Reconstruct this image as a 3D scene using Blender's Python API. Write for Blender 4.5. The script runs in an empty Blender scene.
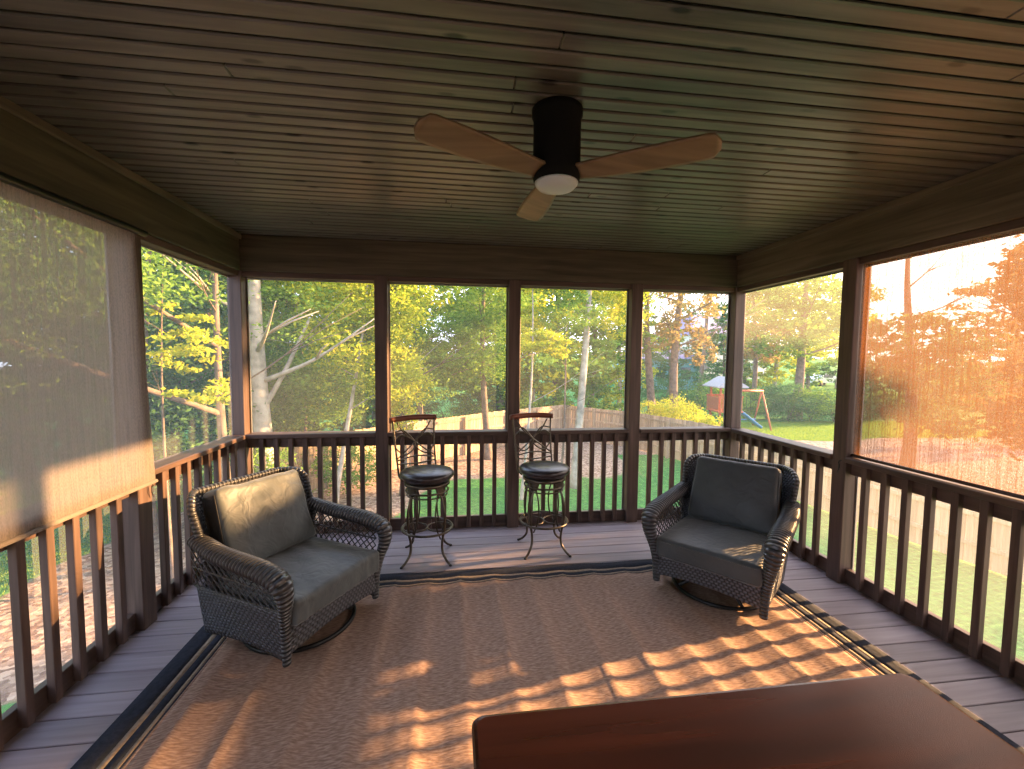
import bpy, math, random
import numpy as np
from mathutils import Vector, Matrix, noise as mnoise

SC = bpy.context.scene
COL = SC.collection
PI = math.pi
rnd = random.Random(7)

# ------------------------------------------------------------------ camera
F_PX, PITCH, YAW, ROLL, EYE = 435.26, .0625, .1348, -.0092, 1.6206
cyw, syw = math.cos(YAW), math.sin(YAW)
fwd = Vector((syw*math.cos(PITCH), cyw*math.cos(PITCH), -math.sin(PITCH)))
rgt = Vector((cyw, -syw, 0)); dwn = fwd.cross(rgt)
cr, sr = math.cos(ROLL), math.sin(ROLL)
RX = rgt*cr + dwn*sr; DN = -rgt*sr + dwn*cr
cam_d = bpy.data.cameras.new('camera'); cam = bpy.data.objects.new('camera', cam_d); COL.objects.link(cam)
cam.matrix_world = Matrix(((RX.x, -DN.x, -fwd.x, 0), (RX.y, -DN.y, -fwd.y, 0), (RX.z, -DN.z, -fwd.z, EYE), (0, 0, 0, 1)))
cam_d.sensor_width = 36; cam_d.lens = F_PX*36/1024; cam_d.clip_start = .05; cam_d.clip_end = 500
SC.camera = cam

def ray_at(u, dist):
    """ground position seen in photo column u at a forward distance (metres)"""
    d = RX*((u-512)/F_PX) + fwd
    k = dist/d.y
    return d.x*k, dist

# ------------------------------------------------------------------ world, sun, exposure
wd = bpy.data.worlds.new('sky'); SC.world = wd; wd.use_nodes = True
nt = wd.node_tree; nt.nodes.clear()
wo = nt.nodes.new('ShaderNodeOutputWorld'); bg = nt.nodes.new('ShaderNodeBackground')
tc = nt.nodes.new('ShaderNodeTexCoord'); sp = nt.nodes.new('ShaderNodeSeparateXYZ')
rz = nt.nodes.new('ShaderNodeValToRGB'); rx = nt.nodes.new('ShaderNodeMapRange'); mx = nt.nodes.new('ShaderNodeMix'); mx.data_type = 'RGBA'
nt.links.new(tc.outputs['Generated'], sp.inputs[0]); nt.links.new(sp.outputs['Z'], rz.inputs[0])
rz.color_ramp.elements[0].position = 0; rz.color_ramp.elements[0].color = (.80, .91, 1.10, 1)
rz.color_ramp.elements[1].position = .8; rz.color_ramp.elements[1].color = (.50, .66, 1.0, 1)
nt.links.new(sp.outputs['X'], rx.inputs[0]); rx.inputs[1].default_value = -.2; rx.inputs[2].default_value = 1; rx.inputs[3].default_value = 0; rx.inputs[4].default_value = .7
nt.links.new(rx.outputs[0], mx.inputs[0]); nt.links.new(rz.outputs[0], mx.inputs[6]); mx.inputs[7].default_value = (1.35, 1.05, .75, 1)
nt.links.new(mx.outputs[2], bg.inputs[0]); bg.inputs[1].default_value = 3.0
nt.links.new(bg.outputs[0], wo.inputs[0])

sd = bpy.data.lights.new('sun', 'SUN'); sun = bpy.data.objects.new('sun', sd); COL.objects.link(sun)
sd.energy = 24.0; sd.color = (1, .56, .23); sd.angle = math.radians(.9)
SUN_DIR = Vector((1, .155, .2535)).normalized()
sun.rotation_euler = SUN_DIR.to_track_quat('Z', 'Y').to_euler(); sun.location = (30, 5, 20)

vs = SC.view_settings
vs.view_transform = 'Standard'; vs.look = 'None'; vs.exposure = .58; vs.gamma = 1; vs.use_curve_mapping = False
SC.cycles.max_bounces = 8; SC.cycles.transparent_max_bounces = 24; SC.cycles.diffuse_bounces = 5
SC.cycles.sample_clamp_indirect = 6

# ------------------------------------------------------------------ material helpers
def new_mat(name):
    m = bpy.data.materials.new(name); m.use_nodes = True
    n = m.node_tree; n.nodes.clear()
    out = n.nodes.new('ShaderNodeOutputMaterial')
    return m, n, out

def N(n, t, **kw):
    x = n.nodes.new(t)
    for k, v in kw.items(): setattr(x, k, v)
    return x

def pbsdf(n, out, rough=.6, spec=.5):
    b = N(n, 'ShaderNodeBsdfPrincipled'); b.inputs['Roughness'].default_value = rough
    b.inputs['Specular IOR Level'].default_value = spec
    n.links.new(b.outputs[0], out.inputs[0]); return b

def ramp(n, stops):
    r = N(n, 'ShaderNodeValToRGB'); e = r.color_ramp.elements
    while len(e) < len(stops): e.new(.5)
    for i, (p, c) in enumerate(stops): e[i].position = p; e[i].color = (*c, 1)
    return r

def coords(n, scale, kind='Object', uv=False):
    t = N(n, 'ShaderNodeTexCoord'); m = N(n, 'ShaderNodeMapping'); m.inputs['Scale'].default_value = scale
    n.links.new(t.outputs['UV' if uv else kind], m.inputs[0]); return m

def bump(n, b, height, strength=.3, dist=.01):
    u = N(n, 'ShaderNodeBump'); u.inputs['Strength'].default_value = strength; u.inputs['Distance'].default_value = dist
    n.links.new(height, u.inputs['Height']); n.links.new(u.outputs[0], b.inputs['Normal'])

def simple(name, col, rough=.6, metal=0, spec=.5, var=.25, nscale=12, bmp=0.):
    m, n, out = new_mat(name); b = pbsdf(n, out, rough, spec); b.inputs['Metallic'].default_value = metal
    mp = coords(n, (nscale,)*3); nz = N(n, 'ShaderNodeTexNoise'); nz.inputs['Scale'].default_value = 1; nz.inputs['Detail'].default_value = 4
    n.links.new(mp.outputs[0], nz.inputs[0])
    r = ramp(n, [(.3, tuple(c*(1-var) for c in col)), (.7, tuple(min(1, c*(1+var)) for c in col))])
    n.links.new(nz.outputs[0], r.inputs[0]); n.links.new(r.outputs[0], b.inputs['Base Color'])
    if bmp: bump(n, b, nz.outputs[0], bmp)
    return m

def wood(name, dark, light, axis=2, rough=.55, spec=.4, knots=False, island=False, scale=1., wbump=.15):
    """stained wood, grain running along an axis of the world"""
    m, n, out = new_mat(name); b = pbsdf(n, out, rough, spec)
    s = [26*scale]*3; s[axis] = 1.6*scale
    mp = coords(n, s)
    nz = N(n, 'ShaderNodeTexNoise'); nz.inputs['Scale'].default_value = 1; nz.inputs['Detail'].default_value = 6; nz.inputs['Distortion'].default_value = .6
    src = mp.outputs[0]
    gi = N(n, 'ShaderNodeNewGeometry')
    if island:
        ad = N(n, 'ShaderNodeVectorMath', operation='ADD'); mu = N(n, 'ShaderNodeMath', operation='MULTIPLY'); mu.inputs[1].default_value = 40
        n.links.new(gi.outputs['Random Per Island'], mu.inputs[0]); n.links.new(mp.outputs[0], ad.inputs[0]); n.links.new(mu.outputs[0], ad.inputs[1]); src = ad.outputs[0]
    n.links.new(src, nz.inputs[0])
    r = ramp(n, [(.28, dark), (.72, light)]); n.links.new(nz.outputs[0], r.inputs[0]); last = r.outputs[0]
    if island:
        hv = N(n, 'ShaderNodeHueSaturation'); mr = N(n, 'ShaderNodeMapRange'); mr.inputs[3].default_value = .78; mr.inputs[4].default_value = 1.2
        n.links.new(gi.outputs['Random Per Island'], mr.inputs[0]); n.links.new(mr.outputs[0], hv.inputs['Value']); n.links.new(last, hv.inputs['Color']); last = hv.outputs[0]
    if knots:
        s2 = [4.6]*3; s2[axis] = 1.7
        mp2 = coords(n, s2); vo = N(n, 'ShaderNodeTexVoronoi', voronoi_dimensions='2D'); vo.inputs['Scale'].default_value = 1
        n.links.new(mp2.outputs[0], vo.inputs[0]); kr = ramp(n, [(.035, (.10, .09, .08)), (.075, (1, 1, 1))]); n.links.new(vo.outputs['Distance'], kr.inputs[0])
        mm = N(n, 'ShaderNodeMix', data_type='RGBA', blend_type='MULTIPLY'); mm.inputs[0].default_value = 1
        n.links.new(last, mm.inputs[6]); n.links.new(kr.outputs[0], mm.inputs[7]); last = mm.outputs[2]
    n.links.new(last, b.inputs['Base Color']); bump(n, b, nz.outputs[0], wbump)
    return m

def weave(name, dark, light, su=.012, sv=.009, rough=.38, strength=.9):
    """wicker: flat strands going over and under stakes, in metres of UV"""
    m, n, out = new_mat(name); b = pbsdf(n, out, rough, .6)
    t = N(n, 'ShaderNodeTexCoord'); s = N(n, 'ShaderNodeSeparateXYZ'); n.links.new(t.outputs['UV'], s.inputs[0])
    def math_(op, a, c=None):
        x = N(n, 'ShaderNodeMath', operation=op)
        for i, q in enumerate((a, c)):
            if q is None: continue
            if isinstance(q, (int, float)): x.inputs[i].default_value = q
            else: n.links.new(q, x.inputs[i])
        return x.outputs[0]
    u = math_('MULTIPLY', s.outputs[0], PI/su); v = math_('MULTIPLY', s.outputs[1], PI/sv)
    # alternate rows shifted by half a stake
    row = math_('FLOOR', math_('MULTIPLY', s.outputs[1], 1/sv)); u2 = math_('ADD', u, math_('MULTIPLY', row, PI/2))
    hu = math_('ABSOLUTE', math_('SINE', u2)); hv = math_('ABSOLUTE', math_('SINE', v))
    h = math_('MULTIPLY', hu, math_('POWER', hv, .6))
    r = ramp(n, [(.1, dark), (.85, light)]); n.links.new(h, r.inputs[0]); n.links.new(r.outputs[0], b.inputs['Base Color'])
    bump(n, b, h, strength, .006)
    return m

def fabric(name, col, rough=.7, sheen=.3, var=.15):
    m, n, out = new_mat(name); b = pbsdf(n, out, rough, .35)
    b.inputs['Sheen Weight'].default_value = sheen
    mp = coords(n, (6,)*3); nz = N(n, 'ShaderNodeTexNoise'); nz.inputs['Scale'].default_value = 1; nz.inputs['Detail'].default_value = 5
    n.links.new(mp.outputs[0], nz.inputs[0])
    r = ramp(n, [(.3, tuple(c*(1-var) for c in col)), (.7, tuple(c*(1+var) for c in col))]); n.links.new(nz.outputs[0], r.inputs[0])
    n.links.new(r.outputs[0], b.inputs['Base Color'])
    m2 = coords(n, (9,)*3); z2 = N(n, 'ShaderNodeTexNoise'); z2.inputs['Scale'].default_value = 1; z2.inputs['Detail'].default_value = 2; z2.inputs['Distortion'].default_value = 1.5
    n.links.new(m2.outputs[0], z2.inputs[0]); bump(n, b, z2.outputs[0], .25, .03)
    return m

def leafmat(name, cols, trans=.45):
    m, n, out = new_mat(name)
    gi = N(n, 'ShaderNodeNewGeometry'); k = len(cols)
    r = ramp(n, [(i/(k-1), c) for i, c in enumerate(cols)]); n.links.new(gi.outputs['Random Per Island'], r.inputs[0])
    d = N(n, 'ShaderNodeBsdfDiffuse'); t = N(n, 'ShaderNodeBsdfTranslucent'); mxs = N(n, 'ShaderNodeMixShader'); mxs.inputs[0].default_value = trans
    for q in (d, t): n.links.new(r.outputs[0], q.inputs[0])
    n.links.new(d.outputs[0], mxs.inputs[1]); n.links.new(t.outputs[0], mxs.inputs[2]); n.links.new(mxs.outputs[0], out.inputs[0])
    return m

M = {}
M['post'] = wood('stained_post_wood', (.050, .030, .024), (.125, .078, .062), 2, .5)
M['railx'] = wood('stained_rail_wood', (.045, .028, .022), (.115, .070, .055), 0, .45)
M['raily'] = wood('stained_side_rail_wood', (.045, .028, .022), (.115, .070, .055), 1, .45)
M['beamx'] = wood('stained_beam_wood', (.040, .032, .020), (.105, .085, .055), 0, .6)
M['beamy'] = wood('stained_side_beam_wood', (.055, .043, .026), (.150, .118, .075), 1, .6)
M['ceil'] = wood('stained_ceiling_boards', (.046, .041, .035), (.142, .124, .103), 0, .36, .6, knots=True, island=True, wbump=.1)
M['deck'] = wood('deck_boards', (.24, .20, .225), (.36, .31, .345), 0, .5, .45, island=True, wbump=.08)
M['dark'] = simple('dark_void', (.012, .011, .010), .9)
M['siding'] = simple('house_siding', (.50, .45, .38), .8, var=.06)
M['alu'] = simple('screen_frame_metal', (.22, .21, .20), .45, .3, var=.08)
M['table'] = wood('cherry_table_wood', (.026, .008, .006), (.062, .018, .011), 0, .26, .5, scale=.5, wbump=.03)
M['metal'] = simple('bronze_metal', (.105, .088, .068), .35, .85, var=.3)
M['blackmetal'] = simple('black_metal', (.022, .022, .023), .4, .6, var=.2)
M['leather'] = simple('dark_leather', (.028, .022, .024), .28, 0, .6, var=.2, nscale=30, bmp=.08)
M['stoolwood'] = wood('brown_stool_wood', (.10, .028, .014), (.20, .062, .032), 0, .35, .5, scale=.7)
M['wicker'] = weave('dark_wicker', (.010, .010, .012), (.100, .105, .128), .030, .018)
def mk_wrap():
    m, n, out = new_mat('wound_wicker_wrap'); b = pbsdf(n, out, .32, .65)
    t = N(n, 'ShaderNodeTexCoord'); s = N(n, 'ShaderNodeSeparateXYZ'); n.links.new(t.outputs['UV'], s.inputs[0])
    a = N(n, 'ShaderNodeMath', operation='MULTIPLY'); a.inputs[1].default_value = 2*PI/.024; n.links.new(s.outputs[1], a.inputs[0])
    c = N(n, 'ShaderNodeMath', operation='SINE'); n.links.new(a.outputs[0], c.inputs[0])
    r = ramp(n, [(0, (.010, .010, .011)), (.6, (.055, .056, .064))]); mr = N(n, 'ShaderNodeMapRange'); mr.inputs[1].default_value = -1; n.links.new(c.outputs[0], mr.inputs[0])
    n.links.new(mr.outputs[0], r.inputs[0]); n.links.new(r.outputs[0], b.inputs['Base Color']); bump(n, b, mr.outputs[0], .9, .006); return m
M['wrap'] = mk_wrap()
M['strand'] = simple('dark_wicker_strand', (.032, .031, .034), .32, 0, .65, var=.35, nscale=60)
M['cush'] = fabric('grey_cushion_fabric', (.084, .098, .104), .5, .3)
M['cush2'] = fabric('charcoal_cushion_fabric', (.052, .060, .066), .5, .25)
M['strap'] = fabric('black_cushion_edge', (.014, .014, .014), .7, .1)
M['fanblack'] = simple('matte_black_fan_body', (.005, .005, .005), .85, 0, .15, var=.1)
M['blade'] = wood('tan_fan_blade_wood', (.14, .088, .045), (.23, .150, .082), 0, .45, .4, scale=.8)
M['lens'] = simple('frosted_fan_lens', (.48, .52, .54), .35, 0, .4, var=.03)
M['bark_pale'] = simple('pale_bark', (.40, .36, .31), .9, var=.35, nscale=5, bmp=.4)
M['bark_dark'] = simple('dark_bark', (.17, .125, .095), .95, var=.4, nscale=6, bmp=.5)
M['lf_green'] = leafmat('green_leaves', [(.10, .20, .03), (.19, .34, .05), (.28, .42, .07), (.14, .27, .05)])
M['lf_yellow'] = leafmat('yellow_green_leaves', [(.25, .34, .03), (.48, .54, .04), (.66, .62, .06), (.32, .42, .04)])
M['lf_deep'] = leafmat('deep_green_leaves', [(.045, .11, .035), (.08, .18, .06), (.12, .24, .08), (.07, .16, .07)])
M['lf_rust'] = leafmat('rust_leaves', [(.24, .21, .07), (.38, .26, .09), (.44, .32, .12), (.22, .24, .08)])
M['lf_sun'] = leafmat('brown_green_leaves', [(.11, .09, .03), (.17, .12, .04), (.22, .14, .05), (.10, .11, .03)])
M['fencew'] = wood('pale_fence_boards', (.34, .235, .15), (.62, .45, .30), 2, .8, .2, island=True, scale=.6)
M['playred'] = simple('red_cedar', (.42, .13, .05), .6, var=.2)
M['playroof'] = simple('grey_canopy', (.36, .37, .40), .7, var=.08)
M['slideblue'] = simple('blue_plastic_slide', (.05, .22, .50), .3, var=.05)
M['roofpurple'] = simple('violet_grey_shingles', (.20, .18, .30), .8, var=.15)
M['wallteal'] = simple('teal_siding', (.18, .42, .48), .8, var=.08)
M['wallpale'] = simple('pale_siding', (.62, .60, .56), .8, var=.06)
M['winglass'] = simple('dark_window_glass', (.05, .06, .08), .1, 0, .8, var=.1)
M['carpaint'] = simple('white_car_paint', (.75, .75, .76), .25, .1, .7, var=.03)
M['tyre'] = simple('black_rubber', (.02, .02, .02), .8, var=.1)

# insect screen: an open wire mesh, most light passes between the wires
def mk_screen():
    m, n, out = new_mat('insect_screen_mesh')
    t = N(n, 'ShaderNodeBsdfTransparent'); d = N(n, 'ShaderNodeBsdfDiffuse'); d.inputs[0].default_value = (.5, .5, .5, 1)
    tr = N(n, 'ShaderNodeBsdfTranslucent'); tr.inputs[0].default_value = (.45, .45, .45, 1)
    a = N(n, 'ShaderNodeMixShader'); a.inputs[0].default_value = .6; n.links.new(d.outputs[0], a.inputs[1]); n.links.new(tr.outputs[0], a.inputs[2])
    s = N(n, 'ShaderNodeMixShader'); s.inputs[0].default_value = .20; n.links.new(t.outputs[0], s.inputs[1]); n.links.new(a.outputs[0], s.inputs[2])
    n.links.new(s.outputs[0], out.inputs[0]); return m
M['screen'] = mk_screen()

def mk_shade(name, col, tcol, opac=.72, tmix=.5):
    """woven sun-shade cloth: streaky vertical threads, part open, part translucent"""
    m, n, out = new_mat(name)
    mp = coords(n, (1, 90, 3)); nz = N(n, 'ShaderNodeTexNoise'); nz.inputs['Scale'].default_value = 1; nz.inputs['Detail'].default_value = 3
    n.links.new(mp.outputs[0], nz.inputs[0])
    m2 = coords(n, (1, 240, 85)); z2 = N(n, 'ShaderNodeTexNoise'); z2.inputs['Scale'].default_value = 1; z2.inputs['Detail'].default_value = 1
    n.links.new(m2.outputs[0], z2.inputs[0])
    ad = N(n, 'ShaderNodeMath', operation='ADD'); n.links.new(nz.outputs[0], ad.inputs[0]); n.links.new(z2.outputs[0], ad.inputs[1])
    mr = N(n, 'ShaderNodeMapRange'); mr.inputs[1].default_value = .7; mr.inputs[2].default_value = 1.3; mr.inputs[3].default_value = opac-.24; mr.inputs[4].default_value = opac+.20
    n.links.new(ad.outputs[0], mr.inputs[0])
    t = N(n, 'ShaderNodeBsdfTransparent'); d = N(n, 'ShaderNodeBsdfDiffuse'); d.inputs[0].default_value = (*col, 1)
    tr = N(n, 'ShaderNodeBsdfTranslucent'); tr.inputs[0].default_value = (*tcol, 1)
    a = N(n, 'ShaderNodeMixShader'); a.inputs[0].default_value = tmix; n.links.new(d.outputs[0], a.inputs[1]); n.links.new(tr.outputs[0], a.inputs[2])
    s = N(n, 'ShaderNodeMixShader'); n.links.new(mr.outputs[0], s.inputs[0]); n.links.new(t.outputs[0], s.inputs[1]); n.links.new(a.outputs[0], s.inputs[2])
    n.links.new(s.outputs[0], out.inputs[0]); return m
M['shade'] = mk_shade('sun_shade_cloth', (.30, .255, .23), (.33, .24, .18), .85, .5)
M['shade_backlit'] = mk_shade('backlit_shade_cloth', (.28, .21, .16), (.17, .068, .022), .66, .4)  # same cloth as the other shade; orange sun glow put into its colour

# ------------------------------------------------------------------ mesh helpers
class MB:
    """collects shapes and links them as one mesh object"""
    def __init__(s): s.v = []; s.f = []; s.uv = []; s.sm = []
    def add(s, vs, fs, uvs=None, smooth=False):
        o = len(s.v); s.v += [tuple(p) for p in vs]
        for i, f in enumerate(fs):
            s.f.append(tuple(o+k for k in f)); s.sm.append(smooth)
            s.uv.append(uvs[i] if uvs else [(0, 0)]*len(f))
        return s
    def box(s, x0, x1, y0, y1, z0, z1, mat=None):
        P = [Vector((x, y, z)) for x in (x0, x1) for y in (y0, y1) for z in (z0, z1)]
        if mat: P = [mat @ p for p in P]
        return s.add(P, [(0, 1, 3, 2), (4, 6, 7, 5), (0, 4, 5, 1), (2, 3, 7, 6), (0, 2, 6, 4), (1, 5, 7, 3)])
    def bbox(s, x0, x1, y0, y1, z0, z1, b=.004, mat=None):
        """box with chamfered long edges on all sides"""
        if x1-x0 < 2*b or y1-y0 < 2*b or z1-z0 < 2*b: return s.box(x0, x1, y0, y1, z0, z1, mat)
        c = Vector(((x0+x1)/2, (y0+y1)/2, (z0+z1)/2)); h = Vector(((x1-x0)/2, (y1-y0)/2, (z1-z0)/2))
        P = []; idx = {}
        for sx in (-1, 1):
            for sy in (-1, 1):
                for sz in (-1, 1):
                    for ax in range(3):
                        q = Vector((sx*(h.x-b), sy*(h.y-b), sz*(h.z-b))); q[ax] = (sx, sy, sz)[ax]*h[ax]
                        idx[(sx, sy, sz, ax)] = len(P); P.append(c+q)
        F = []
        for ax in range(3):
            o = [a for a in range(3) if a != ax]
            for sg in (-1, 1):
                q = []
                for (a, b2) in ((-1, -1), (1, -1), (1, 1), (-1, 1)):
                    t = [0, 0, 0]; t[ax] = sg; t[o[0]] = a; t[o[1]] = b2; q.append(idx[(*t, ax)])
                F.append(q)
        for ax in range(3):   # edges parallel to ax
            o = [a for a in range(3) if a != ax]
            for a in (-1, 1):
                for b2 in (-1, 1):
                    t0 = [0, 0, 0]; t0[ax] = -1; t0[o[0]] = a; t0[o[1]] = b2; t1 = list(t0); t1[ax] = 1
                    F.append([idx[(*t0, o[0])], idx[(*t1, o[0])], idx[(*t1, o[1])], idx[(*t0, o[1])]])
        for sx in (-1, 1):
            for sy in (-1, 1):
                for sz in (-1, 1): F.append([idx[(sx, sy, sz, a)] for a in range(3)])
        if mat: P = [mat @ p for p in P]
        # orient outward
        cc = sum(P, Vector())/len(P); G = []
        for f in F:
            n_ = (P[f[1]]-P[f[0]]).cross(P[f[2]]-P[f[0]]); m_ = sum((P[i] for i in f), Vector())/len(f)
            G.append(f if n_.dot(m_-cc) > 0 else f[::-1])
        return s.add(P, G)
    def tube(s, pts, r, n=8, cap=True, flat=1., up=None, closed=False, ridge=0, pitch=.01, smooth=True):
        """tube along pts; r a number or one per point; flat scales the section across the side axis"""
        pts = [Vector(p) for p in pts]; k = len(pts)
        rr = [r]*k if isinstance(r, (int, float)) else list(r)
        T = []
        for i in range(k):
            if closed: t = pts[(i+1) % k]-pts[i-1]
            else: t = pts[min(i+1, k-1)]-pts[max(i-1, 0)]
            T.append(t.normalized() if t.length > 1e-9 else Vector((0, 0, 1)))
        u0 = Vector(up) if up else (Vector((0, 0, 1)) if abs(T[0].z) < .9 else Vector((1, 0, 0)))
        a = (u0-T[0]*u0.dot(T[0])).normalized(); V = []; L = 0; LL = []
        for i in range(k):
            if i: L += (pts[i]-pts[i-1]).length
            a = ((Vector(up) if up else a)-T[i]*(Vector(up) if up else a).dot(T[i])).normalized(); b = T[i].cross(a)
            g = 1+(ridge*(1 if i % 2 else -1)); LL.append(L)
            for j in range(n):
                w = 2*PI*j/n; V.append(pts[i]+a*math.cos(w)*rr[i]*g+b*math.sin(w)*rr[i]*flat*g)
        F = []; U = []
        for i in range(k if closed else k-1):
            i2 = (i+1) % k
            for j in range(n):
                j2 = (j+1) % n; F.append((i*n+j, i*n+j2, i2*n+j2, i2*n+j))
                c0 = rr[i]*2*PI*j/n; c1 = rr[i]*2*PI*(j+1)/n; l1 = LL[i2] if i2 else LL[i]+.01
                U.append([(c0, LL[i]), (c1, LL[i]), (c1, l1), (c0, l1)])
        if cap and not closed:
            F.append(tuple(range(n))[::-1]); U.append([(0, 0)]*n); F.append(tuple((k-1)*n+j for j in range(n))); U.append([(0, 0)]*n)
        return s.add(V, F, U, smooth)
    def lathe(s, prof, c=(0, 0, 0), n=32, smooth=True):
        V = []; F = []
        for (r, z) in prof:
            for j in range(n): w = 2*PI*j/n; V.append((c[0]+r*math.cos(w), c[1]+r*math.sin(w), c[2]+z))
        for i in range(len(prof)-1):
            for j in range(n): j2 = (j+1) % n; F.append((i*n+j, i*n+j2, (i+1)*n+j2, (i+1)*n+j))
        F.append(tuple(range(n))[::-1]); F.append(tuple((len(prof)-1)*n+j for j in range(n)))
        return s.add(V, F, None, smooth)
    def grid(s, P, smooth=True, thick=0, uvf=None):
        """P[i][j] -> Vector surface; thick gives it a back side and rim along the surface normal"""
        a = len(P); b = len(P[0]); P = [[Vector(q) for q in row] for row in P]
        us = [[0]*b for _ in range(a)]; vv = [[0]*b for _ in range(a)]
        for i in range(a):
            for j in range(b):
                if j: us[i][j] = us[i][j-1]+(P[i][j]-P[i][j-1]).length
                if i: vv[i][j] = vv[i-1][j]+(P[i][j]-P[i-1][j]).length
        V = [q for row in P for q in row]; F = []; U = []
        for i in range(a-1):
            for j in range(b-1):
                F.append((i*b+j, i*b+j+1, (i+1)*b+j+1, (i+1)*b+j))
                U.append([(us[i][j], vv[i][j]), (us[i][j+1], vv[i][j+1]), (us[i+1][j+1], vv[i+1][j+1]), (us[i+1][j], vv[i+1][j])])
        if thick:
            o = len(V)
            for i in range(a):
                for j in range(b):
                    du = P[i][min(j+1, b-1)]-P[i][max(j-1, 0)]; dv = P[min(i+1, a-1)][j]-P[max(i-1, 0)][j]
                    V.append(P[i][j]-du.cross(dv).normalized()*thick)
            m = len(F)
            for q in range(m): F.append(tuple(o+x for x in F[q][::-1])); U.append(U[q][::-1])
            rim = [(0, j) for j in range(b)]+[(i, b-1) for i in range(1, a)]+[(a-1, j) for j in range(b-2, -1, -1)]+[(i, 0) for i in range(a-2, 0, -1)]
            for q in range(len(rim)):
                x = rim[q][0]*b+rim[q][1]; y = rim[(q+1) % len(rim)]; y = y[0]*b+y[1]
                F.append((y, x, o+x, o+y)); U.append([(0, 0), (.01, 0), (.01, .01), (0, .01)])
        return s.add(V, F, U, smooth)
    def build(s, name, mat, parent=None):
        me = bpy.data.meshes.new(name); me.from_pydata(s.v, [], s.f)
        me.polygons.foreach_set('use_smooth', s.sm)
        uv = me.uv_layers.new(name='UVMap'); uv.data.foreach_set('uv', [c for f in s.uv for p in f for c in p])
        me.materials.append(mat); me.update()
        o = bpy.data.objects.new(name, me); COL.objects.link(o)
        if parent: o.parent = parent
        return o

def tag(o, label=None, cat=None, group=None, kind=None):
    for k, v in (('label', label), ('category', cat), ('group', group), ('kind', kind)):
        if v: o[k] = v
    return o
def thing(name, label, cat, loc=(0, 0, 0), rz=0, group=None):
    o = bpy.data.objects.new(name, None); COL.objects.link(o); o.empty_display_size = .1
    o.location = loc; o.rotation_euler = (0, 0, rz); return tag(o, label, cat, group)
def struct(o): o['kind'] = 'structure'; return o
def copy_tree(o, loc, rz, label, scale=None):
    kids = list(o.children); r = o.copy(); COL.objects.link(r); r.location = loc; r.rotation_euler = (0, 0, rz); r['label'] = label
    if scale: r.scale = scale
    for ch in kids:
        c = ch.copy(); COL.objects.link(c); c.parent = r
        for g in list(ch.children):
            d = g.copy(); COL.objects.link(d); d.parent = c
    return r

def rounded_box(hx, hy, hz, r, n=14, fn=None):
    """cushion body: rounded box, fn displaces each point (p, unit coords)"""
    V = []; F = []; key = {}
    def vid(a):
        k = tuple(round(q*1e4) for q in a)
        if k in key: return key[k]
        p = Vector((a[0]*hx, a[1]*hy, a[2]*hz)); q = Vector([max(-(h-r), min(h-r, c)) for c, h in zip(p, (hx, hy, hz))])
        d = p-q
        w = q+(d.normalized()*r if d.length > 1e-9 else d)
        if fn: w = fn(w, a)
        key[k] = len(V); V.append(w); return key[k]
    def g(i): # denser near the edges
        t = i/n*2-1; return math.copysign(1-(1-abs(t))**1.5, t)
    for ax in range(3):
        for sg in (-1, 1):
            for i in range(n):
                for j in range(n):
                    q = []
                    for (a, b) in ((i, j), (i+1, j), (i+1, j+1), (i, j+1)):
                        c = [0, 0, 0]; c[ax] = sg; c[(ax+1) % 3] = g(a); c[(ax+2) % 3] = g(b); q.append(vid(c))
                    F.append(q if sg > 0 else q[::-1])
    return V, F

# ------------------------------------------------------------------ room data
XL, XR, YB, ZB, ZC = -1.7882, 2.7753, 4.0179, 2.3335, 2.6368
PW = .112
YF = -1.7                                     # house wall behind the camera
BP = [-.637, .565, 1.755]                     # back post centres
SP = [2.775, 1.575, .375, -.825]              # side post centres (y)

# ------------------------------------------------------------------ structure
f = MB(); y = YF
while y < YB+.13:
    f.bbox(XL-.14, XR+.14, y+.003, min(y+.1425, YB+.14), -.026, 0, .003); y += .1455
struct(f.build('floor', M['deck']))
b = MB(); b.box(XL-.13, XR+.13, YF, YB+.12, -.30, -.045); struct(b.build('floor_frame', M['dark']))
M['beamyl'] = wood('dark_left_beam_wood', (.034, .029, .014), (.090, .078, .042), 1, .6)  # left beam wood, darker and greener than the right beam
c = MB(); y = YF; pitch = .0795
while y < YB+.02:
    y1 = y+pitch
    segs = sorted([XL-.02, XR+.02]+[rnd.uniform(XL+.4, XR-.3) for _ in range(rnd.choice((0, 1, 1)))])
    for a, d in zip(segs[:-1], segs[1:]):
        c.bbox(a+.0006, d-.0006, y+.007, y1-.007, ZC, ZC+.016, .005)
    y = y1
struct(c.build('ceiling', M['ceil']))
r = MB(); r.box(XL-.5, XR+.5, YF-.3, YB+.5, ZC+.018, ZC+.22); struct(r.build('ceiling_deck', M['dark']))
def beam(name, x0, x1, y0, y1, mat):
    m = MB()
    m.bbox(x0, x1, y0, y1, ZB, ZC-.001, .004)
    return struct(m.build(name, mat))
beam('trim_1', XL-.14, XR+.14, YB, YB+.14, M['beamx'])
beam('trim_2', XL-.14, XL, YF, YB-.001, M['beamyl'])
beam('trim_3', XR, XR+.14, YF, YB-.001, M['beamy'])
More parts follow.
